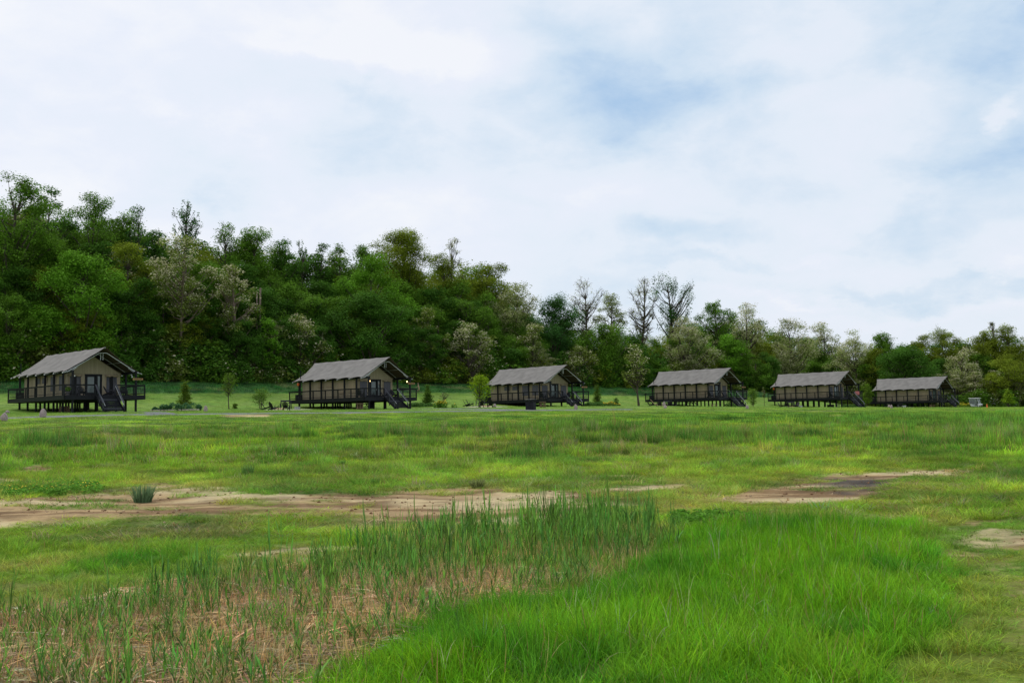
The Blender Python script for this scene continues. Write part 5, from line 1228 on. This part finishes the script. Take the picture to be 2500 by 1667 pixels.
# straw litter and dead standing stems
lit = [stalks_flat('straw', 26, .22, .007, 50+k, MAT['blade']) for k in range(4)]
X, Y = sample(3.0, 16, 60); z = zones(X, Y); k = GR.rand(len(X)) < z['litter']; X, Y = X[k], Y[k]; c = np.array((.50, .38, .21))*(.6+.8*GR.rand(len(X)))[:, None]
put('straw_litter', (X, Y, np.full(len(X), 1.0), c), lit, 'dead reed straw lying between the reeds at lower left', 'straw', tilt=.03)
dead = [blades('dead_stems', 7, .10, .0065, .05, 2, 60+k, MAT['blade'], lean=.9, hmin=.4) for k in range(4)]
X, Y = sample(3.0, 14, 150); z = zones(X, Y); k = GR.rand(len(X)) < z['reed']*(.15+.45*z['litter']); X, Y = X[k], Y[k]; c = np.array((.54, .38, .17))*(.6+.8*GR.rand(len(X)))[:, None]
put('dead_reed_stems', (X, Y, np.full(len(X), .27), c), dead, 'brown dead stems standing among the green reeds', 'reeds', tilt=.10)
rd = [reed_mesh('reeds', 70+k, MAT['reed'], n=2) for k in range(7)]
X, Y = sample(3.2, 15, 60); z = zones(X, Y); dn = z['reed']*(.22+.78*sstep(.34, .55, fbm(X*.9, Y*.9, 3))); k = GR.rand(len(X)) < dn; X, Y = X[k], Y[k]
U = X/Y; hh = (.26+.12*sstep(7, 12, Y)+.11*sstep(-.06, -.02, U)*(1-sstep(.15, .19, U))*sstep(8.5, 11, Y)*(fbm(X*1.3, Y*1.3+5, 3) > .44))*(.6+.7*GR.rand(len(X)))
c = np.array((.112, .262, .040))*(.75+.5*GR.rand(len(X)))[:, None] + np.array((.03, .03, 0))*GR.rand(len(X))[:, None]
o = put('reed_bed', (X, Y, hh, c), rd, 'band of young blue green reeds crossing the foreground', 'reeds', tilt=.05, xy_s=.8)
# the reeds that stand out one by one
tall = [reed_mesh('reed', 90+k, MAT['leaf'], h=1.0, n=1, single=True) for k in range(5)]
for k, (px, pyb, pyt) in enumerate(((1137, 1400, 1212), (1170, 1390, 1216), (1130, 1410, 1235), (1238, 1385, 1212), (1268, 1390, 1232), (1322, 1385, 1200), (1380, 1385, 1212), (1395, 1390, 1228), (1450, 1380, 1205), (1462, 1385, 1222), (1535, 1375, 1200), (1583, 1370, 1205), (1600, 1375, 1215), (1630, 1370, 1225), (897, 1360, 1226), (725, 1390, 1300), (815, 1330, 1290),
        (523, 1420, 1325), (505, 1440, 1330), (630, 1430, 1340), (1185, 1560, 1412), (1390, 1530, 1400), (1620, 1460, 1370), (1440, 1480, 1390), (890, 1660, 1560), (985, 1690, 1570), (735, 1680, 1500), (1120, 1585, 1460), (1295, 1540, 1440), (415, 1570, 1415))):
    x, y = ground_at(px, pyb, 3, 20); b = tz(x, y); h = (CAMZ+pix(px, pyt)[1]*y-b); q = tall[k % 5]; o = q.copy(); C.objects.link(o)
    o.name = 'reed'; f = np.clip(h/1.05, .25, .95); o.location = (x, y, b); o.scale = (f*1.15, f*1.15, f); o.rotation_euler = (0, .03, k*2.4); o.color = (.095, .235, .045, 1)
    tag(o, 'tall green reed standing above the rest of the reed bed', 'reed', 'tall single reeds')
# tussocks and flowers
def tussock(px, py, wpx, hpx, col, label, seed):
    x, y = ground_at(px, py); r = np.random.RandomState(seed); w = wpx*y/FPX; h = hpx*y/FPX; n = 260; a = r.rand(n)*6.28; q = w*.28*r.rand(n)**.6; V = []; Q = []; R_ = []
    for k in range(n):
        b = np.array((q[k]*math.cos(a[k]), q[k]*math.sin(a[k]), 0)); d = np.array((math.cos(a[k]), math.sin(a[k]), 0)); L_ = h*(.55+.5*r.rand()); o_ = w*.30*r.rand(); s_ = r.rand()*3; s = np.array((math.cos(s_), math.sin(s_), 0))*.012; i = len(V)
        for j in range(4): t = j/3; c = b+d*o_*t**1.5+np.array((0, 0, L_*t)); V += [c-s*(1-t*.9), c+s*(1-t*.9)]
        for j in range(3): Q.append((i+2*j, i+2*j+1, i+2*j+3, i+2*j+2)); R_.append(r.rand())
    o = mesh_np('grass_tussock', np.array(V), np.array(Q), MAT['leaf'], None, attrs={'rnd': ('FACE', R_), 'bloom': ('FACE', np.zeros(len(Q)))}); o.location = (x, y, tz(x, y)-.02); o.color = (*col, 1); tag(o, label, 'tussock')
tussock(349, 1226, 66, 46, (.14, .23, .11), 'grey green tussock standing alone in the bare soil track at left', 1)
tussock(606, 1166, 36, 34, (.15, .28, .07), 'greyish weedy clump at the near edge of the middle field', 2)
tussock(916, 1188, 26, 22, (.14, .28, .05), 'small dark tussock just above the soil track', 3)
tussock(1165, 1190, 46, 24, (.24, .28, .10), 'dry brownish tussock at the upper edge of the soil track', 4)
tussock(835, 1140, 20, 18, (.13, .27, .05), 'small tussock in the middle field left of the darker patch', 5)
def weeds(name, poly, n, R, h, col, label, seed, flower=0.0, size=.03):
    rg_ = np.random.RandomState(seed); lo, hi = poly.min(0), poly.max(0); x = lo[0]+(hi[0]-lo[0])*rg_.rand(n*3); y = lo[1]+(hi[1]-lo[1])*rg_.rand(n*3); k = sdf(poly, x, y) < 0; x, y = x[k][:n], y[k][:n]; z = terrain(x, y); P = []
    for a, b, c in zip(x, y, z): P.append(leaf_bunch(rg_, 60, R, size, (a, b, c+h*.4), flat=h/R*.7))
    P = np.concatenate(P); r = empty(name, (0, 0, 0)); tag(r, label, 'wildflowers' if flower else 'weeds', kind='stuff'); foliage('foliage', r, P, size, col, rg_, aspect=2)
    if flower:
        k = rg_.rand(len(x)) < flower; q = np.repeat(np.stack([x, y, z+h*1.1], -1)[k], 4, 0); q += rg_.normal(size=q.shape)*np.array((R*.8, R*.8, h*.12)); v, f = leaf_quads(rg_, q, .022, up=1.5); mesh_np('flowers', v, f, MAT['yellow'], r)
weeds('wildflower_patch', world_poly([(0, 1192), (60, 1185), (180, 1182), (240, 1190), (240, 1206), (120, 1212), (0, 1218)]), 260, .14, .15, (.13, .30, .035), 'patch of yellow wildflowers at the left above the soil track', 5, flower=.35, size=.03)
weeds('weed_patch', world_poly([(1640, 1266), (1700, 1258), (1800, 1264), (1870, 1274), (1830, 1286), (1660, 1294)]), 120, .10, .12, (.12, .28, .03), 'leafy weeds at the upper edge of the lush foreground grass', 8, size=.03)
# seeding stems among the lush grass
sd_ = [blades('seed_stems', 4, .06, .006, .10, 4, 80+k, MAT['blade'], dry=.0, lean=.6, hmin=.7) for k in range(3)]
X, Y = sample(3.0, 14, 9); z = zones(X, Y); k = GR.rand(len(X)) < z['lush']; X, Y = X[k], Y[k]; c = np.array((.42, .45, .20))*(.7+.6*GR.rand(len(X)))[:, None]
put('seeding_grass', (X, Y, z['h'][k]*1.5, c), sd_, 'pale seeding stems scattered through the lush grass', 'grass', tilt=.14)
X, Y = sample(14, 60, 1.6); z = zones(X, Y); k = (GR.rand(len(X)) < z['d']*(fbm(X/5+9, Y/5, 3) > .5)); X, Y = X[k], Y[k]; c = np.array((.36, .32, .16))*(.7+.6*GR.rand(len(X)))[:, None]
put('dry_grass', (X, Y, z['h'][k]*1.5+.05, c), mid, 'pale dry grass tufts scattered over the meadow', 'grass', tilt=.12)
# clods and small stones on the bare soil
def clod(seed):
    g = np.random.RandomState(seed); bm = bmesh.new(); bmesh.ops.create_icosphere(bm, subdivisions=1, radius=1)
    for v in bm.verts: v.co = Vector((v.co.x*(.7+.6*g.rand()), v.co.y*(.7+.6*g.rand()), v.co.z*(.4+.4*g.rand())+.2))
    me = bpy.data.meshes.new('clod'); bm.to_mesh(me); bm.free(); me.materials.append(MAT['blade'])
    for k, v in (('rnd', .5), ('dry', 0.0)): at = me.attributes.new(k, 'FLOAT', 'FACE'); at.data.foreach_set('value', [v]*len(me.polygons))
    return bpy.data.objects.new('clod', me)
cl = [clod(k) for k in range(5)]
X, Y = sample(12, 32, 26); z = zones(X, Y); k = GR.rand(len(X)) < z['bare']*(.15+.85*sstep(.45, .62, fbm(X/1.3, Y/.5+3, 4))); X, Y = X[k], Y[k]; n = len(X)
c = np.where((GR.rand(n) < .7)[:, None], np.array((.24, .135, .07)), np.array((.50, .38, .24)))*(.7+.6*GR.rand(n))[:, None]; s_ = .008+.028*GR.rand(n)**3
scatter('soil_clods', np.stack([X, Y, terrain(X, Y)], -1), np.stack([GR.rand(n), GR.rand(n), GR.rand(n)*6], -1), np.stack([s_, s_, s_], -1), c, GR.randint(0, 5, n), cl, 'brown clods and small stones lying on the bare soil track', 'soil clods')
